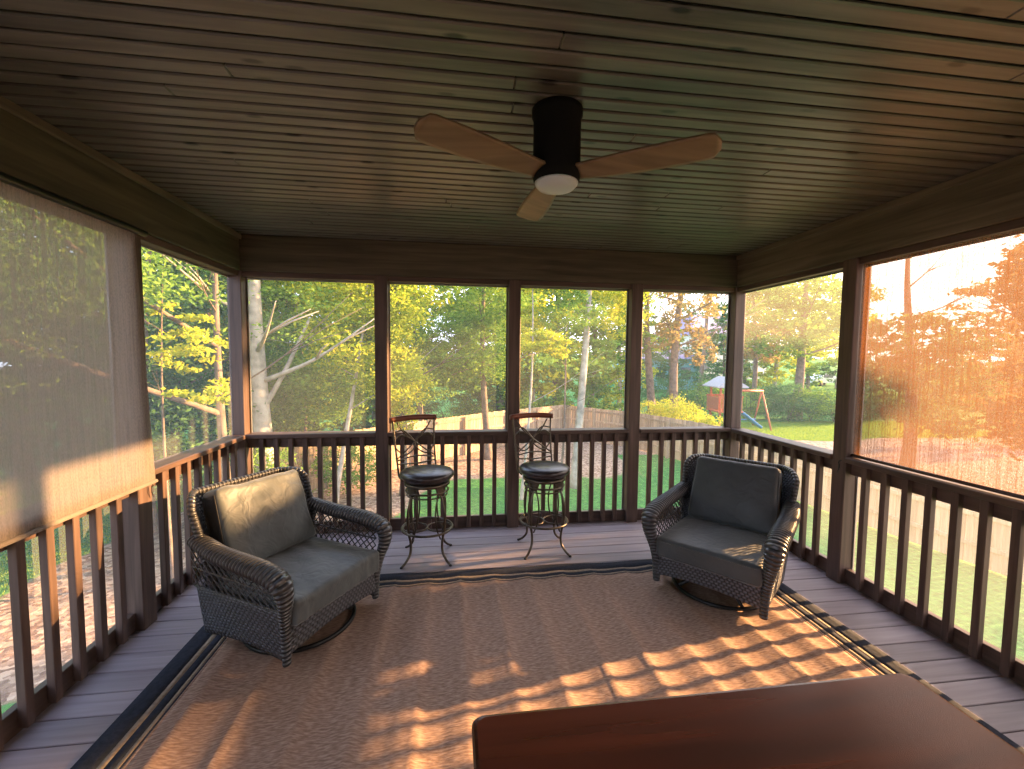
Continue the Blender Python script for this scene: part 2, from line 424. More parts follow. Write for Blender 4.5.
# small cove strip along the top of the side beams and the header strip under each beam
m = MB(); m.bbox(XL+.0005, XL+.018, YF, YB-.001, ZC-.045, ZC-.001, .003); struct(m.build('trim_4', M['beamy']))
m = MB(); m.bbox(XR-.018, XR-.0005, YF, YB-.001, ZC-.045, ZC-.001, .003); struct(m.build('trim_5', M['beamy']))
m = MB(); m.bbox(XL-.10, XR+.10, YB+.022, YB+.11, ZB-.045, ZB-.001, .003); struct(m.build('trim_6', M['railx']))
m = MB(); m.bbox(XL-.11, XL-.022, YF, YB+.02, ZB-.045, ZB-.001, .003); struct(m.build('trim_7', M['raily']))
m = MB(); m.bbox(XR+.022, XR+.11, YF, YB+.02, ZB-.045, ZB-.001, .003); struct(m.build('trim_8', M['raily']))
# house wall behind the camera, lap siding
w = MB(); z = 0
while z < ZC-.02:
    w.add([(XL-.2, YF-.02, z), (XR+.2, YF-.02, z), (XR+.2, YF, z), (XL-.2, YF, z), (XL-.2, YF-.02, z+.13), (XR+.2, YF-.02, z+.13), (XR+.2, YF-.012, z+.13), (XL-.2, YF-.012, z+.13)],
          [(0, 1, 2, 3), (4, 7, 6, 5), (3, 2, 6, 7), (0, 4, 5, 1), (0, 3, 7, 4), (1, 5, 6, 2)]); z += .13
struct(w.build('wall_front', M['siding']))

# posts: each its own thing
def post(cx, cy, label, w=PW, d=PW):
    m = MB(); m.bbox(cx-w/2, cx+w/2, cy-d/2, cy+d/2, 0, ZB-.0005, .005)
    o = m.build('porch_post', M['post']); tag(o, label, 'post', 'porch posts'); return o
yb = YB+PW/2
post(BP[0], yb, 'dark brown post rising behind the bar stool nearer the sunlit armchair')
post(BP[1], yb, 'dark brown post in the middle of the back wall, beside the second bar stool')
post(BP[2], yb, 'dark brown post of the back wall standing between bar stool and dark armchair')
xl = XL-PW/2; xr = XR+PW/2
post(xl+.0, YB+PW/2, 'dark brown corner post behind the sunlit wicker armchair', PW, PW)
post(xr-.0, YB+PW/2, 'dark brown corner post behind the shaded wicker armchair', PW, PW)
post(xl, SP[0], 'dark brown side post where the grey drawn shade ends', PW, PW)
post(xr, SP[0], 'dark brown side post where the glowing orange shade ends', PW, PW)
for k, wh in ((1, 'second from the corner'), (2, 'third from the corner'), (3, 'last before the house wall')):
    post(xl, SP[k], 'dark brown side post on the grey shade side, '+wh); post(xr, SP[k], 'dark brown side post on the orange shade side, '+wh)

# railings: one thing per bay
def railing(a, b, side, label, phase=.0):
    """side: 'back' (a,b are x), 'l'/'r' (a,b are y). local u along, w outward"""
    t = thing('porch_railing', label, 'railing', (0, 0, 0), 0, 'porch railings')
    def B(m, u0, u1, w0, w1, z0, z1, bv=.003):
        if side == 'back': m.bbox(u0, u1, YB+w0, YB+w1, z0, z1, bv)
        elif side == 'l': m.bbox(XL-w1, XL-w0, u0, u1, z0, z1, bv)
        else: m.bbox(XR+w0, XR+w1, u0, u1, z0, z1, bv)
        return m
    hm = M['railx'] if side == 'back' else M['raily']
    e = .001
    B(MB(), a+e, b-e, -.012, .130, .892, .929, .005).build('cap_rail', hm, t)
    B(MB(), a+e, b-e, .046, .084, .803, .891).build('top_rail', hm, t)
    B(MB(), a+e, b-e, .046, .084, .002, .112).build('bottom_rail', hm, t)
    n = round((b-a)/(.122 if side == 'back' else .137))
    s = (b-a)/n
    for k in range(1, n):
        u = a+s*k
        B(MB(), u-.019, u+.019, .007, .045, .022, .890, .003).build('baluster', M['post'], t)
    return t
h = PW/2
edges = [XL+.0]+[p for q in BP for p in (q-h, q+h)]+[XR]
railing(XL+.001, BP[0]-h, 'back', 'dark railing section behind the sunlit armchair, up to the first back post')
railing(BP[0]+h, BP[1]-h, 'back', 'dark railing section directly behind the first bar stool')
railing(BP[1]+h, BP[2]-h, 'back', 'dark railing section directly behind the second bar stool')
railing(BP[2]+h, XR-.001, 'back', 'dark railing section of the back wall partly hidden by the shaded armchair')
railing(SP[0]+h, YB-.02, 'l', 'side railing section beside the sunlit armchair, its cap lit orange')
railing(SP[0]+h, YB-.02, 'r', 'side railing section beside the shaded armchair')
for s_, lab in (('l', 'side railing section under the grey drawn shade'), ('r', 'side railing section under the glowing orange shade')):
    railing(SP[1]+h, SP[0]-h, s_, lab)
    railing(SP[2]+h, SP[1]-h, s_, lab+', nearer the table')

# screens
def screen(i, a, b, side):
    m = MB(); z0, z1 = .02, ZB-.046; w = .095
    P = (lambda u, z: (u, YB+w, z)) if side == 'back' else ((lambda u, z: (XL-w, u, z)) if side == 'l' else (lambda u, z: (XR+w, u, z)))
    m.add([P(a, z0), P(b, z0), P(b, z1), P(a, z1)], [(0, 1, 2, 3)])
    o = struct(m.build('window_%d' % i, M['screen']))
    g = MB(); t = .012
    def bb(u0, u1, z0_, z1_):
        if side == 'back': g.box(u0, u1, YB+w+.001, YB+w+.012, z0_, z1_)
        elif side == 'l': g.box(XL-w-.012, XL-w-.001, u0, u1, z0_, z1_)
        else: g.box(XR+w+.001, XR+w+.012, u0, u1, z0_, z1_)
    bb(a, a+t, z0, z1); bb(b-t, b, z0, z1); bb(a+t, b-t, z0, z0+t); bb(a+t, b-t, z1-t, z1)
    g.build('screen_frame', M['alu'], o)
k = 1
xs = [XL]+BP+[XR]
for a, b in zip([XL+.002]+[p+h for p in BP], [p-h for p in BP]+[XR-.002]): screen(k, a, b, 'back'); k += 1
for s_ in 'lr':
    for a, b in ((SP[0]+h, YB+.02), (SP[1]+h, SP[0]-h), (SP[2]+h, SP[1]-h)): screen(k, a, b, s_); k += 1

# ------------------------------------------------------------------ roll-down shades
def roll_shade(side, y0, y1, zbot, label):
    t = thing('roll_down_shade', label, 'sun shade', (0, 0, 0), 0, 'roll-down sun shades')
    sx = -1 if side == 'l' else 1
    x0 = (XL+.022) if side == 'l' else (XR-.006)     # cloth hangs just inside the posts
    ny, nz_ = 70, 30; P = []
    for i in range(nz_+1):
        z = zbot+(ZB-.03-zbot)*i/nz_; row = []
        for j in range(ny+1):
            y = y0+(y1-(.07*(z-zbot)/(ZB-zbot) if side == 'l' else 0)-y0)*j/ny
            if side == 'l': base = XL+.028-.012*(z-zbot)/(ZB-zbot)
            else: base = XR+.048
            d = mnoise.noise(Vector((y*2.2, z*.6, 3 if side == 'l' else 9)))*.006
            row.append((base+d, y, z))
        P.append(row)
    MB().grid(P, True).build('shade_cloth', M['shade' if side == 'l' else 'shade_backlit'], t)
    bx = XL+.030 if side == 'l' else XR+.048
    MB().tube([(bx, y0, zbot), (bx, y1, zbot)], .011, 10).build('bottom_bar', M['raily'] if side == 'r' else M['shade_bar'], t)
    tx = XL+.026 if side == 'l' else XR+.055
    if side == 'l': MB().tube([(tx, y0, ZB-.022), (tx, y1, ZB-.022)], .019, 12).build('roller_tube', M['blackmetal'], t)
    return t
M['shade_bar'] = fabric('shade_hem', (.17, .135, .11), .8, .1)
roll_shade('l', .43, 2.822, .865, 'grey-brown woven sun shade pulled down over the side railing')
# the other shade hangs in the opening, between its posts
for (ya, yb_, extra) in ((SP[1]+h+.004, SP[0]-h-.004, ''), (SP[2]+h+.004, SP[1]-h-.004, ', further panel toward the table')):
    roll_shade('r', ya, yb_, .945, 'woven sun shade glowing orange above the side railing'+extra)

# hooks with cords on the two side posts
def hook(x, y, z, sx, label):
    t = thing('shade_hook', label, 'hook', (x, y, z), 0)
    MB().tube([(0, 0, 0), (sx*.012, 0, 0), (sx*.022, 0, -.006), (sx*.026, 0, -.018), (sx*.018, 0, -.026)], .003, 6).build('hook', M['blackmetal'], t)
    MB().tube([(sx*.018, 0, -.022), (sx*.022, -.006, -.05), (sx*.018, .012, -.09), (sx*.014, .006, -.06), (sx*.02, 0, -.02)], .0028, 6).build('cord_loop', M['strap'], t)
hook(XL-.0, 2.80, .86, 1, 'small black hook and cord loop on the post by the grey shade')
hook(XR+.0, 2.75, .90, -1, 'small black hook and cord loop on the post by the orange shade')

# ------------------------------------------------------------------ rug
def mk_rugmat():
    m, n, out = new_mat('woven_jute_rug'); b = pbsdf(n, out, .9, .15)
    mp = coords(n, (28, 120, 1)); nz = N(n, 'ShaderNodeTexNoise'); nz.inputs['Scale'].default_value = 1; nz.inputs['Detail'].default_value = 3
    n.links.new(mp.outputs[0], nz.inputs[0])
    m3 = coords(n, (1.3, 1.3, 1)); z3 = N(n, 'ShaderNodeTexNoise'); z3.inputs['Scale'].default_value = 1; n.links.new(m3.outputs[0], z3.inputs[0])
    r = ramp(n, [(.3, (.215, .135, .100)), (.5, (.32, .21, .16)), (.7, (.44, .31, .245))]); n.links.new(nz.outputs[0], r.inputs[0])
    n.links.new(r.outputs[0], b.inputs['Base Color']); bump(n, b, nz.outputs[0], .5, .006)
    return m
M['rug'] = mk_rugmat()
M['rugdark'] = simple('rug_border_navy', (.030, .034, .048), .9, spec=.1, var=.2, nscale=50, bmp=.3)
M['rugtan'] = simple('rug_border_tan', (.27, .215, .165), .9, spec=.1, var=.2, nscale=50, bmp=.3)
RX0, RX1, RY0, RY1 = -1.475, 2.365, .25, 3.225
creases = [-1.18, -.93, -.66, -.42, -.17, .06, .31, .55, .80, 1.03, 1.29, 1.52, 1.78, 2.03]
def rugz(x, y):
    z = .006+.0022*(1+mnoise.noise(Vector((x*1.5, y*1.1, 0))))
    fade = min(1, (RY1-y)/.25, (x-RX0)/.2, (RX1-x)/.2)
    fade = max(0, fade)
    for i, c in enumerate(creases):
        cx = c+.012*math.sin(y*1.7+i)
        d = x-cx
        amp = .011+.004*math.sin(i*2.1+y*.8)
        z += fade*amp*math.exp(-(abs(d)/.016)**1.3)*(1 if i % 3 else .7)
    z += fade*.0065*math.sin(x*2*PI/.245+.6)
    if y > RY1-.12: z += .0025*math.sin(x*9)*1
    return max(z, .0045)
rug = thing('area_rug', 'tan woven rug with navy striped border and raised creases on the deck', 'rug', (0, 0, 0))
def rugpart(name, mat, x0, x1, y0, y1, dz=0, step=.022):
    nx = max(2, int((x1-x0)/step)); ny = max(2, int((y1-y0)/.06)); P = []
    for i in range(ny+1):
        y = y0+(y1-y0)*i/ny
        P.append([(x0+(x1-x0)*j/nx, y, rugz(x0+(x1-x0)*j/nx, y)+dz) for j in range(nx+1)])
    return MB().grid(P, True, thick=.004).build(name, mat, rug)
rugpart('rug_field', M['rug'], RX0+.205, RX1-.205, RY0+.2, RY1-.205)
def ring(name, mat, o, wd_):
    P = []
    m = MB()
    def strip(x0, x1, y0, y1):
        nx = max(2, int((x1-x0)/.03)); ny = max(2, int((y1-y0)/.06)); P = []
        for i in range(ny+1):
            y = y0+(y1-y0)*i/ny; P.append([(x0+(x1-x0)*j/nx, y, rugz(x0+(x1-x0)*j/nx, y)) for j in range(nx+1)])
        m.grid(P, True, thick=.004)
    strip(RX0+o, RX1-o, RY1-o-wd_, RY1-o); strip(RX0+o, RX0+o+wd_, RY0+o, RY1-o-wd_); strip(RX1-o-wd_, RX1-o, RY0+o, RY1-o-wd_); strip(RX0+o+wd_, RX1-o-wd_, RY0+o, RY0+o+wd_)
    return m.build(name, mat, rug)
ring('border_band', M['rugdark'], 0, .100)['label'] = 'wide navy outer band'
ring('border_stripe', M['rugtan'], .100, .026)['label'] = 'thin tan stripe'
ring('border_stripe', M['rugdark'], .126, .040)['label'] = 'navy inner stripe'
ring('border_stripe', M['rugtan'], .166, .018)['label'] = 'thin tan inner stripe'
ring('border_stripe', M['rugdark'], .184, .010)['label'] = 'hairline navy stripe'
ring('border_stripe', M['rug'], .194, .011)

# ------------------------------------------------------------------ wicker swivel armchairs
def rot_about(V, ang, pivot, axis='X'):
    R_ = Matrix.Rotation(ang, 4, axis); return [R_ @ (v-pivot)+pivot for v in V]
def smoothpath(pts, n=8):
    """Catmull-Rom through points"""
    P = [Vector(p) for p in pts]; P = [P[0]*2-P[1]]+P+[P[-1]*2-P[-2]]; out = []
    for i in range(1, len(P)-2):
        for k_ in range(n):
            t = k_/n; a, b, c, d = P[i-1], P[i], P[i+1], P[i+2]
            out.append(.5*((2*b)+(-a+c)*t+(2*a-5*b+4*c-d)*t*t+(-a+3*b-3*c+d)*t**3))
    out.append(P[-2]); return out

def make_chair(label, cushmat, strapmat, loc, rz, seed, wrinkle):
    """local frame: forward is -Y, width along X"""
    t = thing('wicker_armchair', label, 'armchair', loc, rz, 'wicker swivel armchairs')
    HW = .335; D0, D1 = -.33, .235
    # swivel base: floor ring, hub and four arms
    g = MB(); R_ = .30; cy0 = -.055
    g.tube([(R_*math.cos(2*PI*i/48), cy0+R_*math.sin(2*PI*i/48), .015) for i in range(48)], .0125, 8, closed=True)
    base = g.build('swivel_base', M['blackmetal'], t)
    for q in range(4):
        a = PI/4+q*PI/2; g = MB()
        g.tube([(.29*math.cos(a), cy0+.29*math.sin(a), .018), (.2*math.cos(a), cy0+.2*math.sin(a), .06), (.05*math.cos(a), cy0+.05*math.sin(a), .09)], .012, 8)
        g.build('base_spoke', M['blackmetal'], base)
    g = MB(); g.lathe([(.06, .07), (.06, .11), (.09, .12), (.09, .145)], (0, cy0, 0), n=20); g.build('swivel_hub', M['blackmetal'], base)
    g = MB(); g.bbox(-HW+.02, HW-.02, D0+.03, D1-.02, .15, .225, .01); g.build('seat_deck', M['wicker'], t)
    # front and rear aprons, curved lower edge
    P = []
    for i in range(13):
        v = i/12; row = []
        for j in range(41):
            u = j/40*2-1; zlow = .085+.035*(1-u*u); z = zlow+(.255-zlow)*v
            row.append((u*HW, D0-.012*(1-u*u)+.012*v, z))
        P.append(row)
    MB().grid(P, True, thick=-.016).build('front_apron', M['wicker'], t)
    P = [[(-(j/20-1)*HW*.98, D1+.02+.05*i/8, .09+.30*i/8) for j in range(41)] for i in range(9)]
    MB().grid(P, True, thick=-.014).build('rear_apron', M['wicker'], t)
    def armz(s_): return .505+.045*s_**1.5
    for sx in (-1, 1):
        P = []
        for i in range(11):
            v = i/10; row = []
            for j in range(25):
                s_ = j/24; y = D0+.01+(D1+.05-D0)*s_
                zl = .045+.035*math.sin(s_*PI); z = zl+(.325-zl)*v
                row.append((sx*(HW+.006+.022*v+.01*math.sin(s_*PI)), y+.03*v*s_, z))
            P.append(row if sx > 0 else row[::-1])
        MB().grid(P, True, thick=.014).build('side_panel', M['wicker'], t)
        g = MB()
        def S(s_, v):
            y = D0+.02+(D1+.06-D0)*s_; zt = armz(s_); z = .322+(zt-.322)*v
            return Vector((sx*(HW+.028+.018*v), y+.02*s_, z))
        nd = 13
        for kk in range(-4, nd+1):
            for dr in (1, -1):
                pts = []
                for i in range(13):
                    v = i/12; s_ = (kk+(v*4 if dr > 0 else 4-v*4))/nd
                    if 0 <= s_ <= 1: pts.append(S(s_, v)+Vector((sx*.0022*dr, 0, 0)))
                if len(pts) > 1: g.tube(pts, .0042, 5, cap=False)
        for v in (.0, .5, 1): g.tube([S(i/16, v) for i in range(17)], .0055, 5, cap=False)
        g.build('arm_lattice', M['strand'], t)
        # rolled arm: broad wound wicker, level, curling over at the front and running down to the foot
        ctl = [(sx*(HW+.030), D1+.075, .590), (sx*(HW+.040), D1-.03, .572), (sx*(HW+.048), .10, .552), (sx*(HW+.052), -.10, .538), (sx*(HW+.054), -.25, .525),
               (sx*(HW+.052), D0-.025, .490), (sx*(HW+.044), D0-.048, .415), (sx*(HW+.026), D0-.022, .31), (sx*(HW+.008), D0-.004, .19), (sx*(HW+.002), D0, .035)]
        pth = smoothpath(ctl, 12)
        # resample evenly so that the wound strands read as ridges
        LL = [0]
        for p, q_ in zip(pth[:-1], pth[1:]): LL.append(LL[-1]+(q_-p).length)
        m_ = int(LL[-1]/.006); ss = [LL[-1]*i/m_ for i in range(m_+1)]
        X = [[float(np.interp(s_, LL, [p[k_] for p in pth])) for k_ in range(3)] for s_ in ss]
        rad = []
        for s_ in ss:
            q = s_/LL[-1]
            base_ = float(np.interp(q, [0, .15, .45, .58, .68, .80, 1], [.034, .040, .044, .043, .032, .022, .017]))
            rad.append(base_*(1+.05*math.sin(2*PI*s_/.024)))
        g = MB(); g.tube(X, rad, 16, flat=1.4); g.build('arm', M['wrap'], t)
    # backrest shell with forward wings
    TH = .225; bp = []
    for i in range(21):
        v = i/20; row = []
        hw = HW+.012+.035*v
        for j in range(49):
            u = j/48*2-1; au = abs(u)
            zt = .808-.055*max(0, (au-.86)/.14)**2.5
            z = .26+(zt-.26)*v
            y = D1-.010+TH*v-.150*max(0, (au-.70)/.30)**1.25*(v**.35)
            row.append((u*hw, y, z))
        bp.append(row[::-1])
    MB().grid(bp, True, thick=-.030).build('backrest', M['wicker'], t)
    rim = [Vector(bp[k_][0]) for k_ in range(9, 20)]+[Vector(q) for q in bp[20]]+[Vector(bp[k_][-1]) for k_ in range(19, 8, -1)]
    rim = [q+Vector((0, .012, 0)) for q in rim]
    MB().tube(rim, .021, 10).build('back_rim', M['wrap'], t)
    # seat cushion
    def seatfn(w, a):
        k_ = (1-a[0]**2)*(1-a[1]**2)
        w = w.copy(); w.z += (.022*k_ if a[2] > 0 else 0)
        nn = mnoise.noise(Vector((w.x*5+seed, w.y*5, w.z*4)))*.012*wrinkle+mnoise.noise(Vector((w.x*16+seed, w.y*5, 2)))*.009*wrinkle
        if a[2] > -.5: w.z += nn
        if a[1] < -.9: w.y += mnoise.noise(Vector((w.x*24, w.z*4, seed)))*.016*wrinkle
        return w
    SZ = .300
    V, F_ = rounded_box(.330, .315, .070, .028, 30, seatfn)
    g = MB(); g.add([v+Vector((0, -.070, SZ)) for v in V], F_, None, True); sc_ = g.build('seat_cushion', cushmat, t)
    def pipe(zz, hx, hy, off):
        pts = []; r_ = .04
        for (cx, cy, a0) in ((hx-r_, hy-r_, 0), (-hx+r_, hy-r_, PI/2), (-hx+r_, -hy+r_, PI), (hx-r_, -hy+r_, 1.5*PI)):
            for q in range(6): a = a0+q/5*PI/2; pts.append(Vector((cx+r_*math.cos(a), cy+r_*math.sin(a), zz))+off)
        return pts
    if wrinkle < .6:
        g = MB(); g.tube(pipe(.050, .329, .314, Vector((0, -.070, SZ))), .004, 6, closed=True); g.tube(pipe(-.050, .329, .314, Vector((0, -.070, SZ))), .004, 6, closed=True)
        g.build('piping', cushmat, sc_)
    # back cushion, leaning
    def backfn(w, a):
        w = w.copy(); k_ = (1-a[0]**2)*(1-a[2]**2)
        w.y += (-.034*k_ if a[1] < 0 else .012*k_)
        if a[1] < 0: w.y += mnoise.noise(Vector((w.x*4+seed*3, w.z*4, 1)))*.020*wrinkle+mnoise.noise(Vector((w.x*9, w.z*14+seed, 5)))*.006*wrinkle
        if a[2] > .8: w.z += mnoise.noise(Vector((w.x*7, seed, 1)))*.018*wrinkle
        w.x *= 1-.03*a[2]
        return w
    tilt = -math.radians(18); HZ = .238; piv = Vector((0, 0, -HZ))
    V, F_ = rounded_box(.292, .072, HZ, .030, 30, backfn)
    V = rot_about(V, tilt, piv); off = Vector((0, .185, SZ+.072+HZ)); g = MB(); g.add([v+off for v in V], F_, None, True); bc = g.build('back_cushion', cushmat, t)
    for sx in (-1, 1):
        fl = [Vector((sx*(.294-.009*(i/4-1)), (j/4*2-1)*.056, (i/4-1)*(HZ-.026))) for i in range(9) for j in range(5)]; fl = rot_about(fl, tilt, piv)
        Pp = [[fl[i*5+j]+off for j in range(5)] for i in range(9)]
        if sx < 0: Pp = [row[::-1] for row in Pp]
        MB().grid(Pp, True, thick=.004).build('cushion_gusset', strapmat, bc)
        g = MB(); b0 = Pp[2][2]; g.tube([b0, b0+Vector((sx*.02, -.01, -.02)), b0+Vector((sx*.025, .01, -.06))], .004, 6); g.build('cushion_tie', strapmat, bc)
    return t

ANG_L = math.atan2(-.5, .866)+PI/2
ANG_R = math.atan2(-.65, -.755)+PI/2
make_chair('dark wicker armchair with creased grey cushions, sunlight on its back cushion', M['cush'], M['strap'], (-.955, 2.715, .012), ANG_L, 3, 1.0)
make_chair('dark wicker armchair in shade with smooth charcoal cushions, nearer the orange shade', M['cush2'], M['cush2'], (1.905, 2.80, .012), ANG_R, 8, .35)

# ------------------------------------------------------------------ bar stools
def make_stool(label, loc, back_rot):
    t = thing('bar_stool', label, 'bar stool', loc, 0, 'swivel bar stools')
    R_ = .19
    for q in range(4):
        a = PI/4+q*PI/2; ca, sa = math.cos(a), math.sin(a)
        prof = [(.150, .560), (.172, .50), (.196, .42), (.198, .34), (.190, .25), (.172, .17), (.175, .09), (.215, .035), (.262, .004)]
        leg = MB().tube(smoothpath([(r_*ca, r_*sa, z_) for r_, z_ in prof], 6), .0095, 8).build('leg', M['metal'], t)
        tx, ty = -sa, ca
        for off in (-1, 1):   # side scrolls that bow beside each leg
            prof2 = [(.148, .555, .010), (.150, .47, .040), (.152, .37, .052), (.158, .27, .042), (.166, .19, .012)]
            MB().tube(smoothpath([(r_*ca+tx*o_*off, r_*sa+ty*o_*off, z_) for r_, z_, o_ in prof2], 6), .0062, 6).build('leg_scroll', M['metal'], leg)
        MB().lathe([(.004, -.004), (.012, 0), (.012, .008), (.005, .014)], (.262*ca, .262*sa, .0), 12).build('foot_pad', M['blackmetal'], leg)
        g = MB(); P = []
        for i in range(7):
            z_ = .535+.075*i/6; P.append([(( .172-.006*abs(k_-4)/4)*math.cos(a+(k_-4)/4*.36*(.6+.4*i/6)), (.172-.006*abs(k_-4)/4)*math.sin(a+(k_-4)/4*.36*(.6+.4*i/6)), z_) for k_ in range(9)])
        g.grid(P, True, thick=.010); g.build('leg_bracket', M['metal'], leg)
    def circ(r_, z_, rad, cx=0, cy=0, n_=40): return MB().tube([(cx+r_*math.cos(2*PI*i/n_), cy+r_*math.sin(2*PI*i/n_), z_) for i in range(n_)], rad, 8, closed=True)
    circ(.200, .245, .0095).build('footrest_ring', M['metal'], t)
    for (cx, cy) in ((.096, 0), (-.096, 0)): circ(.096, .243, .0065, cx, cy).build('ring_scroll', M['metal'], t)
    circ(.165, .555, .008).build('upper_ring', M['metal'], t)
    circ(.158, .520, .006).build('upper_ring', M['metal'], t)
    MB().lathe([(.175, .600), (.180, .604), (.180, .622), (.175, .626)], n=36).build('seat_frame', M['metal'], t)
    MB().lathe([(.165, .626), (.196, .652), (.214, .676), (.214, .694), (.197, .709), (.14, .721), (.06, .725), (.004, .725)], n=44).build('seat', M['leather'], t)
    # back: swivels with the seat
    R2 = Matrix.Rotation(back_rot, 4, 'Z')
    def W(x, y, z): return R2 @ Vector((x, y, z))
    frame = None
    def by(z): return .185+.085*max(0, (z-.66)/.44)+.02*math.sin((z-.62)*6)
    for sx in (-1, 1):
        pst = MB().tube(smoothpath([W(sx*.150, .13, .618), W(sx*.165, .185, .64), W(sx*.168, by(.72), .72), W(sx*.172, by(.85), .85), W(sx*.178, by(.98), .98), W(sx*.185, by(1.085), 1.085)], 6), .0105, 8, flat=.7).build('back_post', M['metal'], t)
        frame = frame or pst
    g = MB()
    def curve(c): g.tube(smoothpath([W(x, by(z), z) for x, z in c], 8), .0062, 6)
    curve([(-.172, .76), (0, .785), (.172, .76)]); curve([(-.172, .735), (0, .725), (.172, .735)])
    for s_ in (-1, 1):
        curve([(s_*.172, .77), (s_*.09, .83), (0, .90), (-s_*.09, .98), (-s_*.15, 1.07)])
        curve([(s_*.174, .93), (s_*.12, .965), (s_*.05, .94), (0, .90), (s_*.02, .84), (s_*.10, .80), (s_*.17, .86)])
        curve([(s_*.175, .99), (s_*.10, 1.0), (s_*.04, .95), (0, .90)])
    g.build('back_scrollwork', M['metal'], t)
    # wooden top rail, bowed
    P = []
    for i in range(2):
        P.append([W(u*.205, by(1.09)+.028*(1-u*u)-.008, (1.068 if i == 0 else 1.112)+.010*(1-u*u)) for u in [j/16*2-1 for j in range(17)]])
    MB().grid(P, True, thick=.022).build('top_rail', M['stoolwood'], t)
    return t
make_stool('swivel bar stool nearer the sunlit armchair, metal scrolls, round black seat', (-.205, 3.500, .001), math.radians(27))
make_stool('swivel bar stool beside the middle post, metal scrolls, round black seat', (.762, 3.545, .001), math.radians(13))

# ------------------------------------------------------------------ ceiling fan
fan = thing('ceiling_fan', 'ceiling fan with matte black body, frosted light and three tan wooden blades', 'ceiling fan', (.425, 1.82, 0))
MB().lathe([(.075, 2.345), (.096, 2.355), (.098, 2.39), (.098, 2.60), (.104, 2.61), (.104, ZC-.001)], n=40).build('motor_housing', M['fanblack'], fan)
MB().lathe([(.004, 2.312), (.045, 2.316), (.075, 2.324), (.088, 2.338), (.090, 2.346), (.076, 2.350)], n=40).build('light_lens', M['lens'], fan)
for k_, ang in enumerate((208, 329, 92)):
    a = math.radians(ang); P = []
    for i in range(25):
        s_ = i/24; r_ = .085+.535*s_
        w_ = .038+.028*math.sin(min(1, s_*1.25)*PI/2)
        if s_ > .93: w_ *= math.sqrt(max(.05, 1-((s_-.93)/.07)**2))*.9+.1
        tw = math.radians((-1 if k_ == 1 else 1)*(20-8*s_)); row = []
        for j in range(9):
            q = j/8*2-1
            x = r_; y = q*w_; z = 2.375+math.sin(tw)*q*w_+.012*s_*s_
            row.append((x*math.cos(a)-y*math.sin(a), x*math.sin(a)+y*math.cos(a), z))
        P.append(row)
    MB().grid(P, True, thick=.011).build('fan_blade', M['blade'], fan)

# ------------------------------------------------------------------ table
tab = thing('dining_table', 'dark reddish brown wooden table with rounded corners standing on the rug', 'table', (0, 0, 0))
def rrect(x0, x1, y0, y1, r_, n_=6):
    P = []
    for (cx, cy, a0) in ((x1-r_, y1-r_, 0), (x0+r_, y1-r_, PI/2), (x0+r_, y0+r_, PI), (x1-r_, y0+r_, 1.5*PI)):
        for q in range(n_+1): a = a0+q/n_*PI/2; P.append((cx+r_*math.cos(a), cy+r_*math.sin(a)))
    return P
g = MB(); T0 = (.045, 1.280, .12, 1.025)
lv = [(.006, .712), (0, .716), (0, .733), (.005, .7385), (.012, .740)]; V = []; n_ = 28
for ins, z in lv: V += [(x, y, z) for x, y in rrect(T0[0]+ins, T0[1]-ins, T0[2]+ins, T0[3]-ins, .03)]
F_ = [tuple(range(n_))[::-1], tuple((len(lv)-1)*n_+j for j in range(n_))]
for i in range(len(lv)-1):
    for j in range(n_): F_.append((i*n_+j, i*n_+(j+1) % n_, (i+1)*n_+(j+1) % n_, (i+1)*n_+j))
g.add(V, F_); g.build('tabletop', M['table'], tab)
for x in (.13, 1.18):
    for y in (.2, .93):
        MB().bbox(x-.03, x+.03, y-.03, y+.03, .013, .711, .004).build('leg', M['table'], tab)
g = MB(); g.bbox(.16, 1.15, .915, .94, .64, .711); g.bbox(.16, 1.15, .19, .215, .64, .711); g.bbox(.12, .145, .23, .90, .64, .711); g.bbox(1.165, 1.19, .23, .90, .64, .711)
g.build('apron', M['table'], tab)

# ------------------------------------------------------------------ the garden
GZ = -2.4
FENCE = [(11.3, -2), (10.9, 2.5), (10.05, 9.2), (9.3, 14.0), (7.9, 18.6), (5.5, 21.4), (2.4, 19.3), (-1.5, 16.2), (-3.8, 13.7), (-5.6, 12.0)]
def gh(x, y):
    z = GZ+.10*mnoise.noise(Vector((x*.15, y*.15, 0)))
    if y > 30: z += .05*(y-30)
    return z
def grassmask(x, y):
    n = mnoise.noise(Vector((x*.5, y*.5, 5)))*1.0+mnoise.noise(Vector((x*1.7, y*1.7, 1)))*.4
    def sstep(a, b, t): t = max(0, min(1, (t-a)/(b-a))); return t*t*(3-2*t)
    # inside the fence, behind and to the right of the porch
    yl = 9.0+max(0, min(5.2, (x+2.2)*2.8))
    m = sstep(-2.8, -1.6, x+n*.5)*(1-sstep(-.6, .6, y-yl+n*.7))
    if x > 6.5: m = max(m, 1-sstep(-.3, .3, y-17+n))
    m *= 1-sstep(-.2, .5, x-10.3)*(1 if y < 24 else 0)
    # lawn strips on the left side
    L = sstep(-.4, .4, (-7.2-x)+.15*(y-9)+n*.5) if y > 4 else 0
    L2 = max(0, 1-abs((x+4.6+n*.5)/1.0)) if y < 5.5 else 0
    m = max(m, L, min(1, L2*1.5))
    # far lawn beyond the fence
    if x > 12 and y > 18.6: m = max(m, sstep(18.9, 19.8, y+n*.5))
    if x > 12 and y <= 18.6: m = max(m, 0)
    if y > 27.5: m = 1
    return m
nx, ny = 210, 200
gx = np.concatenate([np.linspace(-60, -16, 20, endpoint=False), np.linspace(-16, 30, 170, endpoint=False), np.linspace(30, 110, 20)])
